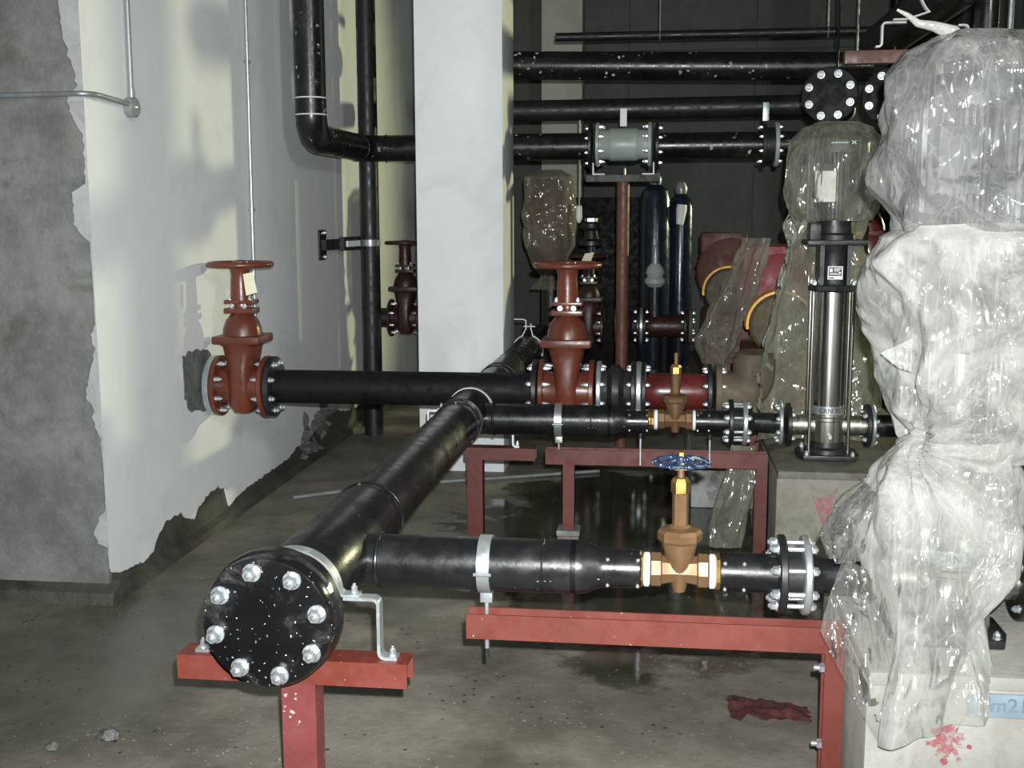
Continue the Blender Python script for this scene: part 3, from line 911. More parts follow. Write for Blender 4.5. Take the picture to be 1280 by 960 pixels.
def nameplate_marks(y, X):
    # dark print on the small plate of the bare pump
    pl = [o for o in bpy.data.objects if o.name.startswith('nameplate')][-1]
    m = MB().box((X - .028, y - .0715, 1.320), (X + .028, y - .0700, 1.358))
    m.box((X - .028, y - .0715, 1.309), (X - .006, y - .0700, 1.314))
    part('print', m, 'ink', pl)
    m = MB()
    for (a_, b_, c_, d_) in ((-.024, .338, -.012, .353), (-.006, .349, .024, .353), (-.006, .341, .018, .345), (-.024, .331, .010, .3335), (-.024, .325, .024, .3275), (.014, .331, .024, .337)):
        m.box((X + a_, y - .0724, 1 + b_), (X + c_, y - .0712, 1 + d_))
    part('print', m, 'white_obj', pl)

def discharge(y, z, X, label, ztop):
    t = thing('discharge_pipe', (1.36, y, 0.55), label, 'pipe')
    flange('steel_flange', t, (X + .185, y, z), (1, 0, 0), .100, .016, 'galv', 8, .08, .010, .013)
    part('pipe', MB().tube(bend([(X + .2, y, z), (1.36, y, z), (1.36, y, ztop)], .12), .05, 24), 'black', t)

def stand(y, z, label, left_post, bolts):
    t = thing('steel_stand', (.477, y, 0), label, 'stand')
    y0, y1, zt, zb, tk = y - .033, y + .033, z - .135, z - .205, .006
    xl, xr = -.512, .503
    m = MB().prism([(xl, y0, zb), (xl, y0, zt), (xl, y0 + tk, zt), (xl, y0 + tk, zb + tk), (xl, y1 - tk, zb + tk), (xl, y1 - tk, zt), (xl, y1, zt), (xl, y1, zb)], (xr - xl, 0, 0))
    ma = 'red_steel' if not left_post else 'brown_steel'
    part('beam', m, ma, t)
    def pst(x0, x1, za):
        return MB().prism([(x0, y0, za), (x1, y0, za), (x1, y1, za), (x0, y1, za), (x0, y1 - tk, za), (x1 - tk, y1 - tk, za), (x1 - tk, y0 + tk, za), (x0, y0 + tk, za)], (0, 0, zb - za))
    p = part('post', pst(.452, .503, 0), ma, t)
    for zz in bolts:
        b = part('anchor_bolt', MB().rod((.425, y - .02, zz), (.497, y - .02, zz), .008, 12), 'zinc', p)
        part('anchor_nut', MB().hexa((.453, y - .02, zz), (-1, 0, 0), .014, .014), 'zinc', p)
    if left_post:
        part('post', pst(-.43, -.378, .13), 'brown_steel', t)
        part('footing', MB().box((-.455, y - .06, 0), (-.353, y + .06, .105)), 'plinth_top', t, bevel=.008)
        part('grout_pad', MB().box((-.458, y - .063, .105), (-.350, y + .063, .13)), 'plinth_white', t, bevel=.006, label='small whitish grout pad')
    return t

def plinth(x0, y0, x1, y1, h, label, side, top):
    t = thing('concrete_plinth', ((x0 + x1) / 2, (y0 + y1) / 2, 0), label, 'plinth')
    part('block', MB().box((x0, y0, 0), (x1, y1, h - .03)), side, t, bevel=.012)
    part('grout_top', MB().box((x0 + .006, y0 + .006, h - .035), (x1 - .006, y1 - .006, h)), top, t, bevel=.01)
    return t

Y1, Y2, RZ, PX = 3.05, 5.30, .645, .765
# front row
branch(Y1, RZ, 'thick black branch pipe in the foreground above the bright red beam')
ring_clamp(-.459, Y1, RZ, .383, 'galvanised ring hanger with hanging rod on the foreground pipe')
globe_valve(.066, Y1, RZ, 'bronze gate valve with blue handwheel on the foreground pipe', True)
suction_joint(Y1, RZ, 'black and galvanised flange pair beside plastic-wrapped foreground pump')
stand(Y1, RZ, 'bright red channel beam and post under the foreground pipe', False, (.396, .182))
pl1 = plinth(.512, 2.75, 1.75, 3.50, .50, 'pale concrete plinth with pink paint splash at lower right', 'plinth', 'plinth')
pump(Y1, RZ, PX, 'vertical pump hidden inside crumpled clear plastic in the foreground', 'motor_grey')
discharge(Y1, RZ, PX, 'black discharge pipe at right edge behind the wrapped foreground pump', 3.4)
# second row
branch(Y2, RZ, 'thinner-looking black branch pipe above the brown-red beam further back')
ring_clamp(-.452, Y2, RZ, .448, 'galvanised ring hanger on the second-row black pipe')
globe_valve(.083, Y2, RZ + .01, 'bronze gate valve without handwheel on the second-row pipe', False)
suction_joint(Y2, RZ + .005, 'black and galvanised flange pair left of the stainless pump')
stand(Y2, RZ, 'brown-red two-legged beam stand under the second-row pipe', True, (.38,))
pl2 = plinth(.512, 4.96, 1.75, 5.85, .50, 'stained concrete plinth carrying the stainless pump', 'plinth_dark', 'plinth_top')
pump(Y2, RZ, PX, 'stainless vertical pump with black head and bagged motor')
nameplate_marks(Y2, PX)
discharge(Y2, RZ, PX, 'black discharge pipe rising behind the wrapped foreground pump', 2.62)
for x in (-.073, .24):
    t = thing('hanger_rod', (x, Y2, .45), ('thin galvanised rod through beam left of second-row bronze valve' if x < 0 else 'thin galvanised rod through beam right of second-row bronze valve'), 'rod')
    part('rod', MB().rod((x, Y2 - .05, .45), (x, Y2 - .05, .585), .0055, 10), 'galv', t)
    part('socket', MB().rod((x, Y2 - .05, .575), (x, Y2 - .05, .60), .010, 10), 'black_matte', t)

# marks on the plinths
part('paint_smear', MB().prism([(.66, 4.957, .40), (.70, 4.957, .385), (.75, 4.957, .41), (.77, 4.957, .44), (.755, 4.957, .37), (.74, 4.957, .30), (.71, 4.957, .27), (.69, 4.957, .33)], (0, .006, 0)), 'pink_paint', pl2, label='faint pink paint smear')
def on_plinth():
    m = MB().box((.748, 2.7435, .405), (1.3, 2.752, .462))
    s = part('painted_strip', m, 'blue_strip', pl1, label='pale blue strip with pencilled figures')
    tm = text_mesh('(m21', .05, 'pencil', .0006)
    o = bpy.data.objects.new('lettering', tm); C.objects.link(o); o.parent = s
    mt = FACE_CAM.copy(); mt.translation = V((.835, 2.742, .434)) - V(pl1.location); o.matrix_local = mt
    P = []
    for k in range(60):
        a = 2 * PI * k / 60
        r = (.036 + .022 * noise.noise(V((3 * math.cos(a), 3 * math.sin(a), 4))) + .016 * noise.noise(V((9 * math.cos(a), 9 * math.sin(a), 1))))
        P.append((.708 + r * math.cos(a) * .95, 2.7485, .338 + r * 1.15 * math.sin(a)))
    part('paint_splash', MB().prism(P, (0, .004, 0)), 'pink_paint', pl1, label='pink spray paint splash')
    for (cx, cz, rr) in ((.70, .285, .009), (.735, .29, .007), (.672, .36, .008), (.66, .33, .005), (.757, .325, .006), (.712, .262, .005)):
        part('paint_splash', MB().lathe([(rr, 0), (rr, .003)], (cx, 2.7488, cz), (0, -1, 0), 9), 'pink_paint', pl1)
on_plinth()

# ------------------------------------------------------------------ row with the red gate valves
Y3, Z3 = 5.53, .747
def gate_valve(x, y, z, label, k=1.0, mat='red_valve', tagged=None, nb=8, post=False, stub=None):
    t = thing('gate_valve', (x, y, z - .15 * k), label, 'valve')
    h = .132 * k; R = .152 * k
    body = part('body', MB().lathe([(.095 * k, -h + .01), (.092 * k, -.06 * k), (.10 * k, -.03 * k), (.10 * k, .03 * k), (.092 * k, .06 * k), (.095 * k, h - .01)], (x, y, z), (1, 0, 0), 36), mat, t)
    # flattened oval wedge chamber between the flanges up to the bonnet
    n = 28; vs = []; secs = [(.045, .075, -.125), (.06, .10, -.09), (.063, .112, 0), (.063, .108, .10), (.075, .105, .16), (.085, .108, .205), (.118, .115, .222)]
    for hx, hy, zz in secs:
        for q in range(n):
            w = 2 * PI * q / n
            c_, s_ = math.cos(w), math.sin(w)
            p = 0.6
            vs.append((x + k * hx * math.copysign(abs(c_) ** p, c_), y + k * hy * math.copysign(abs(s_) ** p, s_), z + k * zz))
    part('wedge_chamber', MB().add(vs, [(j * n + q, j * n + (q + 1) % n, (j + 1) * n + (q + 1) % n, (j + 1) * n + q) for j in range(len(secs) - 1) for q in range(n)]
         + [tuple(reversed(range(n))), tuple(range((len(secs) - 1) * n, len(secs) * n))]), mat, t)
    for s in (-1, 1):
        flange('end_flange', t, (x + s * (h - .024 * k), y, z), (s, 0, 0), R, .024 * k, mat, 0)
        fp = [o for o in t.children if o.name.startswith('end_flange')][-1]
        me = bolt_mesh(.0115 * k, .03 * k, 'zinc')
        for q in range(nb):
            w = 2 * PI * (q + .5) / nb
            inst('bolt', me, fp, (x + s * (h - .024 * k), y + .125 * k * math.cos(w), z + .125 * k * math.sin(w)), (-s, 0, 0))
    bf = part('bonnet_flange', MB().box((x - .120 * k, y - .118 * k, z + .218 * k), (x + .120 * k, y + .118 * k, z + .258 * k)), mat, t, bevel=.012 * k)
    part('bonnet_dome', MB().lathe([(.098 * k, .255 * k), (.094 * k, .29 * k), (.08 * k, .33 * k), (.055 * k, .36 * k), (.042 * k, .37 * k)], (x, y, z), (0, 0, 1), 32), mat, t)
    g = part('gland_flange', MB().box((x - .076 * k, y - .05 * k, z + .365 * k), (x + .076 * k, y + .05 * k, z + .392 * k)).box((x - .074 * k, y - .048 * k, z + .412 * k), (x + .074 * k, y + .048 * k, z + .432 * k)).rod((x, y, z + .38 * k), (x, y, z + .42 * k), .045 * k, 20), mat, t, bevel=.006 * k)
    me = bolt_mesh(.010 * k, .018 * k, 'zinc')
    for sx in (-.032, .032):
        inst('bolt', me, g, (x + sx * k, y - .048 * k, z + .402 * k), (0, -1, 0))
        inst('bolt', me, g, (x + sx * 1.6 * k, y - .02 * k, z + .432 * k))
    part('neck', MB().lathe([(.052 * k, .43 * k), (.05 * k, .50 * k), (.046 * k, .55 * k), (.050 * k, .575 * k), (.054 * k, .59 * k)], (x, y, z), (0, 0, 1), 24), mat, t)
    zc = z + .605 * k
    hw = part('handwheel', MB().ring((x, y, zc), (0, 0, 1), .15 * k, .0145 * k, 56, 12), mat, t)
    part('hub', MB().lathe([(.045 * k, -.02 * k), (.04 * k, .015 * k), (.02 * k, .022 * k)], (x, y, zc), (0, 0, 1), 20), mat, hw)
    for q in range(3):
        a = 2 * PI * q / 3 + .5
        d = V((math.cos(a), math.sin(a), 0)); e = V((-d.y, d.x, 0))
        c0 = V((x, y, zc - .010 * k))
        part('spoke', MB().prism([c0 + d * .03 * k - e * .042 * k, c0 + d * .145 * k - e * .06 * k, c0 + d * .145 * k + e * .06 * k, c0 + d * .03 * k + e * .042 * k], (0, 0, .014 * k)), mat, hw, bevel=.004 * k)
    if post:
        part('support_post', MB().rod((x, y, 0), (x, y, z - .10 * k), .045, 16), 'black_dull', t)
    if stub:
        part('pipe_stub', MB().rod((x - h + .01, y, z), (stub, y, z), .08 * k, 24), 'black_matte', t)
    if tagged:
        w = MB()
        px, pz = x + tagged[0], z + tagged[1]
        w.prism([(px, y - .06, pz), (px + .05, y - .055, pz + .01), (px + .065, y - .05, pz - .09), (px + .012, y - .06, pz - .105)], (0, .002, 0))
        part('paper_tag', w, 'paper', t, label='crumpled pale paper tag')
    return t
gate_valve(-2.05, Y3, Z3, 'red-brown gate valve with handwheel at the plaster wall', tagged=(.035, .56))
gate_valve(-.432, Y3, Z3, 'red-brown gate valve with handwheel right of the header pipe')
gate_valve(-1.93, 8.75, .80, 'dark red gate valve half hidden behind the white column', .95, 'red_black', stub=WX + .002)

def supply():
    t = thing('supply_pipe', (-1.2, Y3, Z3 - .09), 'matt black supply pipe between the two red gate valves', 'pipe')
    part('pipe', MB().rod((-1.88, Y3, Z3), (-.60, Y3, Z3), .083, 36), 'black_dull', t)
    flange('end_flange', t, (-1.912, Y3, Z3), (1, 0, 0), .15, .03, 'black_matte', 8, .122, .0125, .022)
    flange('end_flange', t, (-.57, Y3, Z3), (-1, 0, 0), .15, .026, 'black_matte', 8, .122, .0125, .022)
    part('wall_stub', MB().lathe([(.15, 0), (.15, .028), (.09, .03), (.085, .10)], (-2.186, Y3, Z3), (-1, 0, 0), 36), 'galv', t, label='pale green rim flange at wall')
supply()

def strainer_run(y, z, x0, label, k, red, far=False):
    """flanged flexible joint, red strainer pipe and bronze check elbow"""
    t = thing('flanged_pipe_run', (x0 + .3 * k, y, z - .15 * k), label, 'pipe run')
    X = lambda a: x0 + a * k
    R = .142 * k
    flange('steel_flange', t, (X(0), y, z), (1, 0, 0), R, .022 * k, 'galv', 8, .118 * k, .0105 * k, .018 * k)
    part('rubber_joint', MB().lathe([(.10 * k, .02 * k), (.095 * k, .05 * k), (.125 * k, .075 * k), (.125 * k, .105 * k), (.095 * k, .13 * k), (.10 * k, .16 * k)], (X(0), y, z), (1, 0, 0), 36), 'rubber', t)
    flange('black_flange', t, (X(.185), y, z), (-1, 0, 0), R, .022 * k, 'black_matte', 8, .118 * k, .0105 * k, .018 * k)
    flange('steel_flange', t, (X(.188), y, z), (1, 0, 0), R, .024 * k, 'galv', 0)
    flange('black_flange', t, (X(.213), y, z), (1, 0, 0), R * .98, .022 * k, 'black_matte', 8, .118 * k, .0105 * k, .018 * k)
    part('red_pipe', MB().lathe([(.075 * k, .235 * k), (.086 * k, .27 * k), (.088 * k, .30 * k), (.088 * k, .48 * k), (.08 * k, .52 * k)], (X(0), y, z), (1, 0, 0), 36), red, t, label='glossy dark red pipe section')
    flange('black_flange', t, (X(.545), y, z), (-1, 0, 0), R * .95, .024 * k, 'black_matte', 8, .112 * k, .0105 * k, .018 * k)
    flange('bronze_flange', t, (X(.56), y, z), (1, 0, 0), R * .95, .03 * k, 'dusty', 8, .112 * k, .0105 * k, .018 * k)
    if far:
        part('support_post', MB().rod((X(.38), y, .30), (X(.38), y, z - .08), .04, 14), 'black_dull', t)
    if not far:
        part('elbow', MB().tube(bend([(X(.58), y, z), (X(.74), y, z), (X(.74), y + .02, z + .16)], .09 * k, 8), [.10 * k] * 11, 28), 'dusty', t, label='dusty brown cast elbow')
        part('cap', MB().lathe([(.07 * k, 0), (.09 * k, .01), (.09 * k, .035), (.06 * k, .05)], (X(.74), y + .02, z + .15), (0, 0, 1), 24), 'dusty', t)
strainer_run(Y3, Z3 + .005, -.288, 'flanged run with red pipe section right of the near gate valve', 1.0, 'red_dark')
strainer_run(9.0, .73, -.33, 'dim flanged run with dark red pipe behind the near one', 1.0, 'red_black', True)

# ------------------------------------------------------------------ crumpled film covers
def film_sheet(rows, nth, nz, amp, seed, th0=0.0, th1=360.0, power=.85, fold=.5, cre=1.0, nf=8, hem=0.0, knots=()):
    """rows: (z, x_left, x_right, y_centre, y_half) from top to bottom; loft an oval tube and crumple it"""
    rows = sorted(rows, key=lambda r: -r[0])
    m = MB()
    zs = [r[0] for r in rows]
    rg = random.Random(int(seed * 97))
    folds = []
    for k in range(nf):
        al = rg.choice((rg.uniform(-.5, .5), rg.uniform(-.5, .5), rg.uniform(.5, 1.1), rg.uniform(-1.1, -.5)))
        fr = rg.uniform(2.4, 8.5)
        folds.append((math.cos(al), math.sin(al), fr, 2.7 / fr, rg.random()))
    def at(z):
        for i in range(len(rows) - 1):
            a, b = rows[i], rows[i + 1]
            if a[0] >= z >= b[0]:
                s = (a[0] - z) / max(1e-6, a[0] - b[0])
                s = s * s * (3 - 2 * s) * .5 + s * .5
                return [a[j] + (b[j] - a[j]) * s for j in range(1, 5)]
        return rows[-1][1:]
    closed = abs(th1 - th0) >= 359.9
    cols = nth if closed else nth + 1
    for j in range(nz + 1):
        z = zs[0] + (zs[-1] - zs[0]) * j / nz
        xl, xr, yc, yh = at(z)
        for i in range(cols):
            th = math.radians(th0 + (th1 - th0) * i / nth)
            c_, s_ = math.cos(th), math.sin(th)
            cx, hw = (xl + xr) / 2, (xr - xl) / 2
            ux = math.copysign(abs(c_) ** power, c_); uy = math.copysign(abs(s_) ** power, s_)
            p = V((cx + hw * ux, yc + yh * uy, z + hem * (ux + 1) / 2 * (j / nz) ** 3))
            q = V((p.x, p.y, p.z * .8)) + V((seed, seed * 2, 0))
            arcx = th * .22
            wx = noise.noise(q * 3.1) ; wz = noise.noise(q * 3.1 + V((7, 3, 5)))
            d = fold * noise.noise(V((math.cos(th) * 1.3, math.sin(th) * 1.3, z * 2.2 + seed)))
            for (ca, sa, fr, am, off) in folds:
                ph = (ca * arcx + sa * z) * fr + off + .30 * wx + .15 * wz
                tri = abs(2 * (ph - math.floor(ph)) - 1)
                mk = noise.noise(q * 2.6 + V((off * 13, 0, fr)))
                mk = min(1, max(0, .35 + 2.2 * mk))
                d += am * mk * (tri - .5) * cre
            d -= .05 * abs(noise.noise(q * 19)) * cre
            if uy < .2:
                for (kx, kz, kn, ks) in knots:
                    dx, dz = p.x - kx, p.z - kz
                    rr = math.hypot(dx, dz); ph = math.atan2(dz, dx) / (2 * PI) * kn + .5 * wx + kx
                    tri = abs(2 * (ph - math.floor(ph)) - 1)
                    d += ks * (tri - .6) * min(1, rr / .07) * max(0, 1 - rr / .38)
                    d -= ks * .9 * max(0, 1 - rr / .06)
            rad = V((ux * (1 if hw > .03 else .3), uy, .15 * noise.noise(q * 6 + V((9, 9, 9)))))
            m.v.append(p + rad * (amp * d))
    for j in range(nz):
        for i in range(nth):
            i2 = (i + 1) % cols if closed else i + 1
            m.f.append((j * cols + i, j * cols + i2, (j + 1) * cols + i2, (j + 1) * cols + i))
    return m

def film_print(parent, x, y, z, s):
    m = MB()
    for a in (1, -1):
        d = V((math.cos(a * .7), 0, math.sin(a * .7))) * s; e = V((-d.z, 0, d.x)).normalized() * s * .13
        c = V((x, y, z))
        m.prism([c - d - e, c + d - e, c + d + e, c - d + e], (0, .0008, 0))
    for k in range(16):
        xx = x - s * 2 - k * s * .42
        m.box((xx - s * .12, y, z - s * .12 * (1 + (k * 7 % 3))), (xx + s * .1, y + .0008, z + s * .16))
    part('print', m, 'print', parent, label='faint bluish printed line and cross')

def film_quad(A, B, Cc, D, n, amp, seed):
    A, B, Cc, D = V(A), V(B), V(Cc), V(D)
    nn = (B - A).cross(D - A).normalized(); m = MB()
    for j in range(n + 1):
        for i in range(n + 1):
            u, v = i / n, j / n
            p = A.lerp(B, u).lerp(D.lerp(Cc, u), v)
            ph = u * 2.3 + v * .9 + .3 * noise.noise(V((u * 3, v * 3, seed)))
            ph2 = v * 3.1 - u * 1.2 + .3 * noise.noise(V((u * 3, v * 3, seed + 5)))
            d = abs(2 * (ph - math.floor(ph)) - 1) * .6 + abs(2 * (ph2 - math.floor(ph2)) - 1) * .35 + .3 * noise.noise(V((u * 9, v * 9, seed)))
            m.v.append(p + nn * amp * d)
    for j in range(n):
        for i in range(n):
            q = j * (n + 1) + i
            m.f.append((q, q + 1, q + n + 2, q + n + 1))
    return m

def front_cover():
    t = thing('plastic_cover', (.76, 3.0, .5), 'crumpled clear plastic sheeting wrapped round the foreground pump', 'plastic sheet')
    a = part('motor_bag', film_sheet([(2.035, .74, .80, 3.04, .03), (2.025, .67, .87, 3.04, .10), (1.985, .60, .95, 3.04, .17), (1.93, .562, .995, 3.04, .205), (1.82, .545, 1.01, 3.04, .215), (1.72, .528, 1.015, 3.04, .22),
                      (1.64, .545, .99, 3.04, .20), (1.57, .575, .96, 3.04, .175), (1.50, .60, .94, 3.04, .15)], 180, 150, .05, 1.3, fold=.5, knots=((.97, 1.55, 13, .7),)), 'film_mid', t)
    film_print(a, .905, 2.800, 1.912, .016)
    part('twisted_end', MB().tube([(.565, 3.02, 2.085), (.59, 3.02, 2.072), (.615, 3.02, 2.052), (.65, 3.02, 2.045), (.70, 3.03, 2.03), (.76, 3.04, 1.99)], [.003, .006, .009, .012, .018, .012], 14), 'film', a)
    part('middle_wrap', film_sheet([(1.57, .62, .94, 3.04, .15), (1.535, .55, 1.0, 3.04, .215), (1.48, .525, 1.01, 3.04, .23), (1.34, .55, 1.015, 3.04, .23), (1.22, .575, 1.01, 3.04, .215),
                      (1.10, .595, .99, 3.03, .20), (1.03, .61, .95, 3.02, .185), (.99, .64, .92, 3.02, .17)], 180, 150, .055, 4.1, fold=.5, nf=10, knots=((.61, 1.04, 15, .75), (.97, 1.50, 13, .7))), 'film', t)
    part('skirt', film_sheet([(1.06, .63, .86, 3.02, .14), (1.02, .59, .875, 3.01, .19), (.94, .535, .88, 2.99, .22), (.86, .50, .875, 2.96, .235), (.75, .505, .865, 2.93, .225),
                      (.64, .525, .80, 2.90, .20), (.55, .53, .785, 2.86, .185), (.46, .53, .775, 2.82, .15), (.40, .53, .765, 2.79, .13), (.345, .53, .755, 2.775, .12)], 170, 160, .055, 6.6, 175, 385, fold=.6, nf=9, hem=.075, knots=((.61, 1.04, 15, .8),)), 'film', t)
    part('hanging_flap', film_quad((.445, 2.78, .775), (.57, 2.70, .74), (.535, 2.68, .336), (.392, 2.74, .605), 50, .018, 2.2), 'film_clear', t)
    part('side_fold', film_sheet([(.93, .52, .57, 2.93, .05), (.87, .45, .55, 2.90, .07), (.80, .415, .53, 2.88, .08), (.75, .43, .51, 2.87, .05)], 60, 40, .03, 3.7), 'film_clear', t)
    part('pointed_fold', film_quad((.60, 2.84, 1.30), (.60, 2.84, 1.22), (.575, 2.86, 1.225), (.53, 2.86, 1.262), 16, .01, 5.5), 'film', t)
front_cover()

def second_cover():
    t = thing('plastic_cover', (.76, 5.4, .5), 'yellowish clear plastic bag over the stainless pump motor, hanging behind it', 'plastic sheet')
    a = part('motor_bag', film_sheet([(1.985, .68, .82, 5.3, .06), (1.96, .62, .88, 5.3, .14), (1.90, .575, .935, 5.3, .20), (1.80, .55, .965, 5.3, .215), (1.70, .55, .945, 5.3, .205),
                      (1.62, .57, .92, 5.3, .185), (1.56, .60, .89, 5.3, .165)], 140, 110, .04, 11.3), 'film_old', t)
    film_print(a, .80, 5.075, 1.885, .011)
    part('back_drape', film_sheet([(1.60, .58, .92, 5.36, .16), (1.50, .575, .925, 5.38, .15), (1.35, .55, .955, 5.40, .14), (1.15, .51, 1.01, 5.42, .13), (.95, .475, 1.03, 5.43, .13),
                      (.80, .43, 1.03, 5.43, .13), (.66, .41, 1.0, 5.43, .12), (.54, .43, .96, 5.42, .10)], 130, 120, .06, 14.9, -22, 202, fold=.9, nf=11), 'film_drape', t)
second_cover()

def floor_film():
    m = film_sheet([(.50, .36, .47, 5.52, .02), (.40, .34, .46, 5.51, .025), (.25, .30, .45, 5.50, .03), (.10, .27, .42, 5.49, .03), (.01, .26, .40, 5.48, .03)], 40, 50, .03, 9.1, 160, 380)
    solo('plastic_strip', m, 'film_drape', 'hanging strip of clear plastic left of the brown-red post', 'plastic sheet')
floor_film()

# ------------------------------------------------------------------ larger pumps under film behind the valves
plinth(.19, 6.25, 1.5, 9.2, .30, 'worn whitewashed plinth under the film-covered red pumps', 'plinth_white', 'plinth_top')
def split_pump(x, y, z, k, label, mm='motor_red'):
    t = thing('motor_pump', (x, y, .30), label, 'pump')
    part('pedestal', MB().box((x - .16 * k, y - .10, .30), (x + .16 * k, y + .75 * k, z - .16 * k)), 'brown_dark', t, bevel=.02)
    part('casing', MB().lathe([(.05, -.02), (.15 * k, -.015), (.165 * k, 0), (.165 * k, .10), (.12 * k, .16)], (x, y, z), (0, 1, 0), 40), 'dusty', t, label='dusty rounded pump casing')
    pts = arc((0, 0), -8, 188, .178 * k, 28)
    part('guard', MB().strap(pts, .014 * k, (x, y + .05, z), (1, 0, 0), (0, 0, 1), .16), 'yellow', t, label='yellow arched coupling guard')
    mz = z + .13 * k; n = 72; vs = []
    for yy in (y + .22, y + .75 * k):
        for q in range(n):
            r = (.245 if (q // 2) % 2 else .228) * k
            w = 2 * PI * q / n
            vs.append((x + .03 + r * math.cos(w), yy, mz + r * math.sin(w)))
    part('motor', MB().add(vs, [(q, (q + 1) % n, n + (q + 1) % n, n + q) for q in range(n)] + [tuple(reversed(range(n))), tuple(range(n, 2 * n))]), mm, t, smooth=20, label='red finned motor')
    part('end_bell', MB().lathe([(.10 * k, -.05), (.20 * k, -.03), (.248 * k, 0), (.248 * k, .03)], (x + .03, y + .22, mz), (0, 1, 0), 36), mm, t)
    part('terminal_box', MB().box((x - .19 * k, y + .28, mz + .12 * k), (x + .15 * k, y + .6 * k, mz + .29 * k)), mm, t, bevel=.03)
    return t
split_pump(.66, 6.45, .99, 1.0, 'red motor pump with yellow guard under film, nearer of two')
split_pump(.47, 8.05, 1.06, .95, 'red motor pump with yellow guard, farther of two', 'motor_brown')
def pump_film(rows, seed, label, mat='film_dim', a=150, b=395):
    m = film_sheet(rows, 90, 70, .05, seed, a, b, fold=.9)
    return solo('plastic_cover', m, mat, label, 'plastic sheet')
pump_film([(1.46, .47, .57, 6.40, .06), (1.36, .42, .55, 6.40, .08), (1.20, .35, .51, 6.38, .09), (1.05, .28, .46, 6.35, .10), (.90, .215, .42, 6.33, .10), (.80, .24, .38, 6.32, .08), (.75, .28, .36, 6.32, .05)],
          21.0, 'dusty clear film draped over the nearer red motor pump')

# ------------------------------------------------------------------ overhead pipework behind the column
YB, ZB = 7.9, 2.035
def riser():
    t = thing('riser_pipe', (-2.02, 6.7, 2.0), 'thick black riser pipe with elbows left of the white column', 'pipe')
    part('pipe', MB().tube(bend([(-2.02, 6.7, 4.199), (-2.02, 6.7, ZB), (-2.02, YB, ZB), (-.47, YB, ZB)], .14, 10), .089, 32), 'black_splat', t)
    for p, a in (((-2.02, 6.7, 2.26), (0, 0, 1)), ((-2.02, 6.7, 2.165), (0, 0, 1)), ((-1.86, YB, ZB), (1, 0, 0)), ((-2.02, 7.72, ZB), (0, 1, 0))):
        part('weld_ring', MB().ring(p, a, .090, .004), 'whitesteel' if a[2] else 'black_splat', t)
    flange('end_flange', t, (-.455, YB, ZB), (-1, 0, 0), .15, .024, 'black_matte', 8, .122, .010, .018)
riser()
def silver_valve():
    x = -.246
    t = thing('check_valve', (x, YB, 1.885), 'grey-green flanged check valve on overhead pipe in the centre', 'valve')
    part('body', MB().lathe([(.095, -.16), (.098, -.10), (.108, -.085), (.108, .085), (.098, .10), (.095, .16)], (x, YB, ZB + .01), (1, 0, 0), 36), 'silver_paint', t)
    for s in (-1, 1):
        flange('end_flange', t, (x + s * .16, YB, ZB + .01), (s, 0, 0), .145, .024, 'silver_paint', 0)
        f = [o for o in t.children if o.name.startswith('end_flange')][-1]
        for q in range(8):
            w = 2 * PI * (q + .5) / 8
            inst('bolt', bolt_mesh(.0125, .03, 'zinc'), f, (x + s * .16, YB + .122 * math.cos(w), ZB + .01 + .122 * math.sin(w)), (-s, 0, 0))
    part('indicator_plate', MB().box((x - .022, YB - .115, ZB + .12), (x + .022, YB - .108, ZB + .235)), 'white_obj', t, bevel=.002, label='small white upright plate')
silver_valve()
def valve_platform():
    x = -.246
    t = thing('valve_post', (x, YB, 0), 'rusty brown-red post with grey shelf under the grey-green check valve', 'support')
    part('post', MB().rod((x, YB, 0), (x, YB, 1.80), .042, 20), 'brown_dark', t)
    part('shelf', MB().box((x - .245, YB - .07, 1.80), (x + .245, YB + .07, 1.845)), 'mortar', t, bevel=.004)
    for s in (-1, 1):
        part('angle', MB().strap([(s * .20, .075), (s * .20, 0), (s * .125, 0)], .008, (x, YB - .03, 1.85), (1, 0, 0), (0, 0, 1), .04), 'whitesteel', t)
    part('rod', MB().rod((x + .01, YB - .06, 1.845), (x + .01, YB - .06, 1.89), .006, 8), 'zinc', t)
valve_platform()
def overhead_right():
    t = thing('overhead_pipe', (.3, YB, ZB - .09), 'black paint-spotted overhead pipe right of the grey-green check valve', 'pipe')
    flange('end_flange', t, (-.037, YB, ZB), (1, 0, 0), .15, .024, 'black_matte', 8, .122, .011, .02)
    part('pipe', MB().rod((-.035, YB, ZB), (.655, YB, ZB), .084, 32), 'black_splat', t)
    flange('end_flange', t, (.68, YB, ZB), (-1, 0, 0), .145, .026, 'black_matte', 8, .118, .011, .02)
    flange('steel_flange', t, (.735, YB, ZB), (1, 0, 0), .145, .026, 'silver_paint', 8, .118, .012, .022)
    part('valve_disc', MB().rod((.68, YB, ZB), (.735, YB, ZB), .11, 28), 'black_matte', t)
    lv = part('lever_bracket', MB().box((.655, YB - .02, ZB + .15), (.695, YB + .02, ZB + .27)), 'galv', t, bevel=.004)
    part('pipe', MB().rod((.76, YB, ZB), (1.7, YB, ZB), .084, 32), 'black_splat', t)
overhead_right()
def top_pipe():
    t = thing('overhead_pipe', (.1, 8.6, 2.5), 'thick black overhead pipe, highest of the thick ones', 'pipe')
    part('pipe', MB().rod((-1.3, 8.6, 2.66), (1.45, 8.6, 2.60), .10, 32), 'black_splat', t)
    for x in (-1.1, 1.35):
        part('hanger_rod', MB().rod((x, 8.6, 2.7), (x, 8.6, 4.199), .007, 8), 'galv', t)
top_pipe()
solo('overhead_pipe', MB().rod((-1.3, 8.9, 2.355), (1.25, 8.9, 2.37), .078, 32), 'black_matte', 'black overhead pipe between the highest one and check valve', 'pipe')
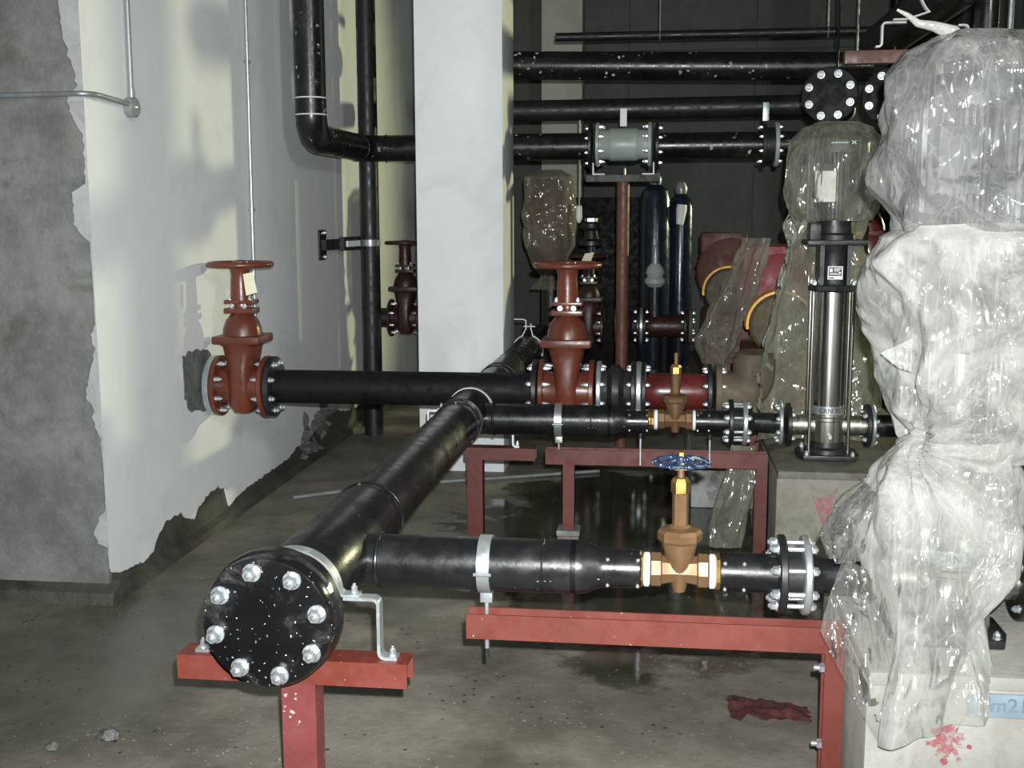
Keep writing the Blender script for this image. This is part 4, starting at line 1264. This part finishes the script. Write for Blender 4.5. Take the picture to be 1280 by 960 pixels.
def thin_overhead():
    t = thing('thin_pipe', (.6, 9.0, 2.88), 'thin black horizontal pipe near top of picture on hanger rods', 'pipe')
    part('pipe', MB().rod((-.8, 9.0, 2.905), (2.4, 9.0, 2.90), .032, 18), 'black_matte', t)
    for x in (-.02, 1.2):
        part('hanger_rod', MB().rod((x, 9.0, 2.9), (x, 9.0, 4.2), .006, 8), 'galv', t)
        part('hanger_ring', MB().ring((x, 9.0, 2.9), (1, 0, 0), .036, .005, 24, 6), 'galv', t)
thin_overhead()
def end_flanges():
    for x, y, z, lab in ((.815, 5.95, 2.16, 'black bolted pipe end flange high up left of foreground plastic'), (1.10, 5.95, 2.15, 'black bolted pipe flange touching top left of the foreground plastic')):
        t = thing('pipe_end', (x, y, z - .15), lab, 'flange')
        flange('disc', t, (x, y, z), (-.25, -1, 0), .135, .028, 'black_dull', 8, .105, .015, .02, a0=10)
        part('pipe', MB().rod((x, y, z), (x + .18, y + .9, z), .085, 24), 'black_dull', t)
        part('hanger_rod', MB().rod((x + .1, y + .5, z), (x + .1, y + .5, 4.199), .007, 8), 'black_dull', t)
end_flanges()

def tall_pipe():
    t = thing('vertical_pipe', (-2.05, 8.15, 0), 'thin black vertical pipe between riser and white column', 'pipe')
    part('pipe', MB().rod((-2.05, 8.15, 0), (-2.05, 8.15, 4.2), .068, 24), 'black_matte', t)
    t2 = thing('wall_bracket', (WX, 7.6, 1.3), 'black wall bracket with pale clamp holding the thin vertical pipe', 'bracket')
    p = part('wall_plate', MB().box((WX, 7.50, 1.29), (WX + .012, 7.66, 1.49)), 'black_matte', t2, bevel=.003)
    for z in (1.31, 1.47):
        inst('bolt', bolt_mesh(.012, .02, 'zinc'), p, (WX + .012, 7.60, z), (1, 0, 0))
    part('arm', MB().prism([(WX + .01, 7.555, 1.355), (WX + .01, 7.555, 1.425), (WX + .07, 8.10, 1.425), (WX + .07, 8.10, 1.355)], (.03, 0, 0)), 'black_matte', t2)
    part('arm_plate', MB().prism([(WX + .06, 7.80, 1.345), (WX + .06, 7.80, 1.437), (WX + .10, 8.10, 1.437), (WX + .10, 8.10, 1.345)], (.035, 0, 0)), 'black_matte', t2)
    part('clamp_plate', MB().prism([(WX + .10, 7.84, 1.37), (WX + .10, 7.84, 1.41), (WX + .135, 8.04, 1.41), (WX + .135, 8.04, 1.37)], (.012, 0, 0)), 'whitesteel', t2)
    part('clamp_band', MB().strap(arc((0, 0), 0, 350, .072, 30), .006, (-2.05, 8.15, 1.39), (1, 0, 0), (0, 1, 0), .045), 'conduit', t2)
tall_pipe()

# ------------------------------------------------------------------ overhead header at top right
def top_right():
    t = thing('overhead_header', (1.25, 5.4, 2.4), 'dark overhead header pipe running forward at top right corner', 'pipe')
    part('pipe', MB().rod((1.25, 2.2, 2.56), (1.25, 7.2, 2.56), .108, 36), 'black_matte', t)
    b = thing('beam_bracket', (1.05, 5.45, 2.2), 'brown steel beam carrying the overhead header above the plastic', 'support')
    part('beam', MB().box((.80, 5.42, 2.245), (1.55, 5.48, 2.302)), 'brown_dark', b, bevel=.004)
    part('hanger', MB().rod((1.5, 5.45, 2.3), (1.5, 5.45, 4.2), .012, 8), 'galv', b)
    c = thing('pipe_clamp', (1.25, 5.4, 2.3), 'galvanised strap and Z bracket at top right above the plastic cover', 'clamp')
    o = (1.25, 5.4, 2.56)
    part('strap', MB().strap([(-.255, -.135), (-.20, -.135)] + arc((0, 0), 225, 160, .15, 8), .007, o, (1, 0, 0), (0, 0, 1), .03), 'whitesteel', c)
    part('bracket', MB().strap(zpath(-.20, -.30, -.148, -.248, .025), .008, o, (1, 0, 0), (0, 0, 1), .03), 'whitesteel', c)
    part('bracket', MB().strap(zpath(.02, .06, -.165, -.26, .025), .008, o, (1, 0, 0), (0, 0, 1), .03), 'whitesteel', c)
    part('strap', MB().strap(arc((0, 0), -30, 20, .19, 6), .007, o, (1, 0, 0), (0, 0, 1), .03), 'whitesteel', c)
    part('strap', MB().strap(arc((0, 0), -70, -40, .24, 6), .007, o, (1, 0, 0), (0, 0, 1), .03), 'whitesteel', c)
top_right()
solo('riser_pipe', MB().rod((2.10, 8.8, 0), (2.10, 8.8, 4.19), .115, 28), 'black_dull', 'dark vertical pipe added behind the plastic cover to shade the left wall', 'pipe')  # added pipe, put here to cast a shadow stripe on the plaster wall
def shadow_vessel():  # added tank that blocks the far lamp from part of the plaster wall
    t = thing('pressure_tank', (2.05, 10.05, 0), 'tall dark tank added behind the plastic cover to shade the left wall', 'tank')
    part('shell', MB().lathe([(.20, 0), (.22, .1), (.22, 3.3), (.19, 3.42), (.08, 3.5)], (2.05, 10.05, 0), (0, 0, 1), 32), 'black_dull', t)
    part('outlet', MB().rod((2.05, 10.05, 3.48), (2.05, 10.05, 4.19), .05, 14), 'black_dull', t)
shadow_vessel()
gate_valve(1.05, 6.1, 1.30, 'dark red gate valve glimpsed between the two plastic covers', .8, 'red_dark', post=True)

# ------------------------------------------------------------------ dim equipment at the back
def bagged_motor():
    t = thing('vertical_pump', (-.85, 9.2, 0), 'dim reddish pump motor in a plastic bag right of the column', 'pump')
    part('motor', MB().lathe([(.12, 1.2), (.15, 1.25), (.15, 1.78), (.13, 1.84), (.05, 1.86)], (-.85, 9.2, 0), (0, 0, 1), 24), 'motor_brown', t)
    part('body', MB().lathe([(.16, 0), (.16, .3), (.08, .35), (.08, 1.2)], (-.85, 9.2, 0), (0, 0, 1), 24), 'black_matte', t)
    m = film_sheet([(1.93, -.93, -.78, 9.2, .08), (1.88, -1.05, -.68, 9.2, .19), (1.6, -1.07, -.64, 9.2, .23), (1.35, -1.05, -.65, 9.2, .23), (1.2, -1.0, -.72, 9.2, .17), (1.1, -.92, -.80, 9.2, .08), (1.0, -1.0, -.70, 9.2, .15)], 70, 50, .03, 31.0, nf=5, power=.6)
    solo('plastic_cover', m, 'film_dim', 'dim dusty plastic bag tied round the motor right of column', 'plastic sheet')
bagged_motor()
def tanks():
    for x, y, r, h, lab in ((-.04, 9.6, .125, 1.82, 'dark glossy upright tank right of the rusty post'), (.17, 9.75, .10, 1.75, 'narrower dark upright tank beside the glossy one')):
        t = thing('pressure_tank', (x, y, 0), lab, 'tank')
        part('shell', MB().lathe([(r * .9, .3), (r, .4), (r, h - .12), (r * .85, h - .05), (r * .4, h)], (x, y, 0), (0, 0, 1), 36), 'tank', t)
        part('skirt', MB().lathe([(r * .95, 0), (r * .95, .32)], (x, y, 0), (0, 0, 1), 24), 'black_matte', t)
        part('top_fitting', MB().lathe([(.04, h - .02), (.05, h + .02), (.05, h + .05), (.03, h + .09)], (x, y, 0), (0, 0, 1), 14), 'conduit', t)
    part('highlight_cone', MB().lathe([(.03, 0), (.045, .12), (.04, .16)], (.16, 9.62, 1.50), (.1, 0, 1), 12), 'white_obj', t, label='small white cone as painted highlight on tank')  # white cone stands in for the highlight on the narrower tank
    t = thing('air_valve', (-.03, 9.0, .85), 'small grey air release valve with sight glass before dark tank', 'valve')
    part('base', MB().lathe([(.05, 0), (.08, .03), (.08, .06), (.06, .08), (.075, .11), (.06, .15), (.035, .18)], (-.03, 9.0, 1.03), (0, 0, 1), 20), 'silver_paint', t)
    part('sight_glass', MB().lathe([(.03, .18), (.03, .30), (.022, .32)], (-.03, 9.0, 1.03), (0, 0, 1), 14), 'conduit', t)
    part('pipe', MB().rod((-.03, 9.0, .74), (-.03, 9.0, 1.05), .05, 16), 'black_matte', t)
    t = thing('sensor', (-.61, 8.9, 1.5), 'small bright white sensor hanging right of the bagged motor', 'sensor')
    part('housing', MB().lathe([(.008, 0), (.02, .02), (.024, .04), (.024, .12), (.018, .13)], (-.61, 8.9, 1.52), (0, 0, 1), 12), 'white_obj', t)
    part('cable', MB().rod((-.61, 8.9, 1.64), (-.61, 8.9, 2.3), .006, 8), 'conduit', t)
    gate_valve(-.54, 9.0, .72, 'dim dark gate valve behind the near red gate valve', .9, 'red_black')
    solo('paper_tag', MB().prism([(-.60, 8.85, 1.20), (-.53, 8.85, 1.19), (-.49, 8.85, 1.30), (-.56, 8.85, 1.29)], (0, .003, 0)), 'paper', 'cream paper tag hanging above near gate valve handwheel', 'tag')
    t = thing('pipe_fitting', (-.5, 8.95, 1.35), 'stacked dim pipe fitting with steel nuts right of bagged motor', 'fitting')
    part('body', MB().lathe([(.05, 0), (.09, .01), (.09, .04), (.06, .06), (.05, .12), (.08, .14), (.08, .17), (.04, .19)], (-.52, 8.95, 1.34), (0, 0, 1), 16), 'black_matte', t)
    part('nut', MB().lathe([(.05, .19), (.05, .215)], (-.52, 8.95, 1.34), (0, 0, 1), 6), 'galv', t)
    part('stalk', MB().rod((-.52, 8.95, 1.2), (-.52, 8.95, 1.36), .03, 12), 'black_matte', t)
    t = thing('control_panel', (.35, 12.5, 0), 'dim grey box standing near the back wall', 'cabinet')
    part('cabinet_body', MB().box((-.9, 11.9, 0), (-.1, 12.3, 1.75)), 'black_dull', t, bevel=.01)
    part('door', MB().box((-.87, 11.885, .1), (-.13, 11.9, 1.72)), 'black_dull', t, bevel=.004)
tanks()

# ------------------------------------------------------------------ conduits on the left wall
def conduits():
    t = thing('conduit', (-2.3, 4.36, 2.03), 'grey conduit bent round the wall corner into round junction box', 'conduit')
    r = .011
    part('horizontal_run', MB().tube(bend([(-4.4, WY - .016, 2.045), (-2.20, WY - .016, 2.065), (WX + .022, 4.76, 2.055)], .07, 8), r, 14), 'conduit', t)
    part('vertical_run', MB().rod((WX + .022, 4.775, 2.08), (WX + .022, 4.79, 4.199), r, 14), 'conduit', t)
    jb = part('junction_box', MB().lathe([(.040, 0), (.042, .004), (.042, .038), (.037, .043)], (WX, 4.775, 2.045), (1, 0, 0), 24), 'conduit', t)
    part('cover_screw', MB().hexa((WX + .043, 4.775, 2.045), (1, 0, 0), .007, .006), 'zinc', jb)
    part('coupling', MB().rod((WX + .022, 4.776, 2.085), (WX + .022, 4.776, 2.12), .014, 14), 'conduit', t)
    t = thing('thin_conduit', (WX + .02, 6.22, .9), 'thin grey conduit running down the plaster wall behind gate valve', 'conduit')
    part('tube', MB().rod((WX + .016, 6.20, .75), (WX + .016, 6.25, 4.2), .0095, 12), 'galv', t)
    for z in (1.62, 2.41, 3.3):
        part('saddle_clip', MB().strap([(-.03, 0)] + arc((0, .012), 180, 0, .013, 8) + [(.03, 0)], .002, (WX + .002, 6.21 + z * .012, z), (0, 1, 0), (1, 0, 0), .015), 'conduit', t)
conduits()

# ------------------------------------------------------------------ things on the floor
solo('metal_rod', MB().tube([(-2.03, 6.18, .012), (-1.74, 6.39, .014), (-1.35, 6.62, .012), (-.86, 6.83, .012), (-.35, 7.05, .012)], .011, 10), 'conduit', 'long thin metal tube lying on floor behind the header', 'rod')
def rag():
    nx, ny = 26, 12; m = MB()
    for j in range(ny + 1):
        for i in range(nx + 1):
            u, v = i / nx, j / ny
            w = .078 * (1 + .6 * noise.noise(V((u * 6, 1, 0)))) * (1 - .3 * u) * (1 + .25 * noise.noise(V((u * 19, 4, v * 3))))
            x = .245 + .255 * u + .012 * noise.noise(V((v * 7, u * 2, 5)))
            y = 3.655 - .04 * u + (v - .5) * 2 * w + .02 * noise.noise(V((u * 5, 9, 1)))
            z = .004 + .02 * max(0, noise.noise(V((x * 22, y * 22, 2))) + .35) * (1 if 0 < i < nx and 0 < j < ny else .1)
            m.v.append(V((x, y, z)))
    for j in range(ny):
        for i in range(nx):
            a = j * (nx + 1) + i
            m.f.append((a, a + 1, a + nx + 2, a + nx + 1))
    solo('rag', m, 'rag', 'crumpled dark red rag lying on the wet floor', 'rag', smooth=60)
rag()
def gravel():
    m = MB()
    def stone(x, y, s):
        vs = []
        for (a, b, c) in ((1, 0, 0), (-1, 0, 0), (0, 1, 0), (0, -1, 0), (0, 0, 1), (0, 0, -.4)):
            k = s * (.7 + .6 * random.random())
            vs.append((x + a * k, y + b * k, s * .35 + c * k * .8))
        m.add(vs, [(0, 2, 4), (2, 1, 4), (1, 3, 4), (3, 0, 4), (2, 0, 5), (1, 2, 5), (3, 1, 5), (0, 3, 5)])
    for k in range(150):
        stone(random.gauss(-1.35, .38), random.gauss(3.12, .10), random.uniform(.002, .006))
    for k in range(110):
        stone(random.uniform(-1.2, .5), random.uniform(2.95, 4.3), random.uniform(.0015, .004))
    for k in range(60):
        stone(random.uniform(-2.1, -1.6), random.uniform(4.6, 5.6), random.uniform(.002, .006))
    o = solo('gravel', m, 'pebble', 'scattered pale grit and mortar crumbs on the floor', 'gravel', kind='stuff')
gravel()
for x, y, s, lab in ((-1.80, 3.11, .022, 'small pale stone on floor at lower left'), (-1.66, 3.19, .034, 'larger grey mortar lump on floor at lower left')):
    P = []
    m = MB().lathe([(s * .6, 0), (s, s * .3), (s * .85, s * .7), (s * .4, s)], (x, y, 0), (0, 0, 1), 9)
    for v in m.v:
        v += V(noise.noise_vector(v * 60)) * s * .35
        v.z = max(0.0, v.z)
    solo('stone', m, 'pebble', lab, 'stone')
solo('dark_label', MB().prism([(.715, 4.952, .245), (.79, 4.952, .232), (.805, 4.952, .258), (.73, 4.952, .272)], (0, .006, 0)), 'ink', 'small black sticker on front of the second plinth', 'sticker')
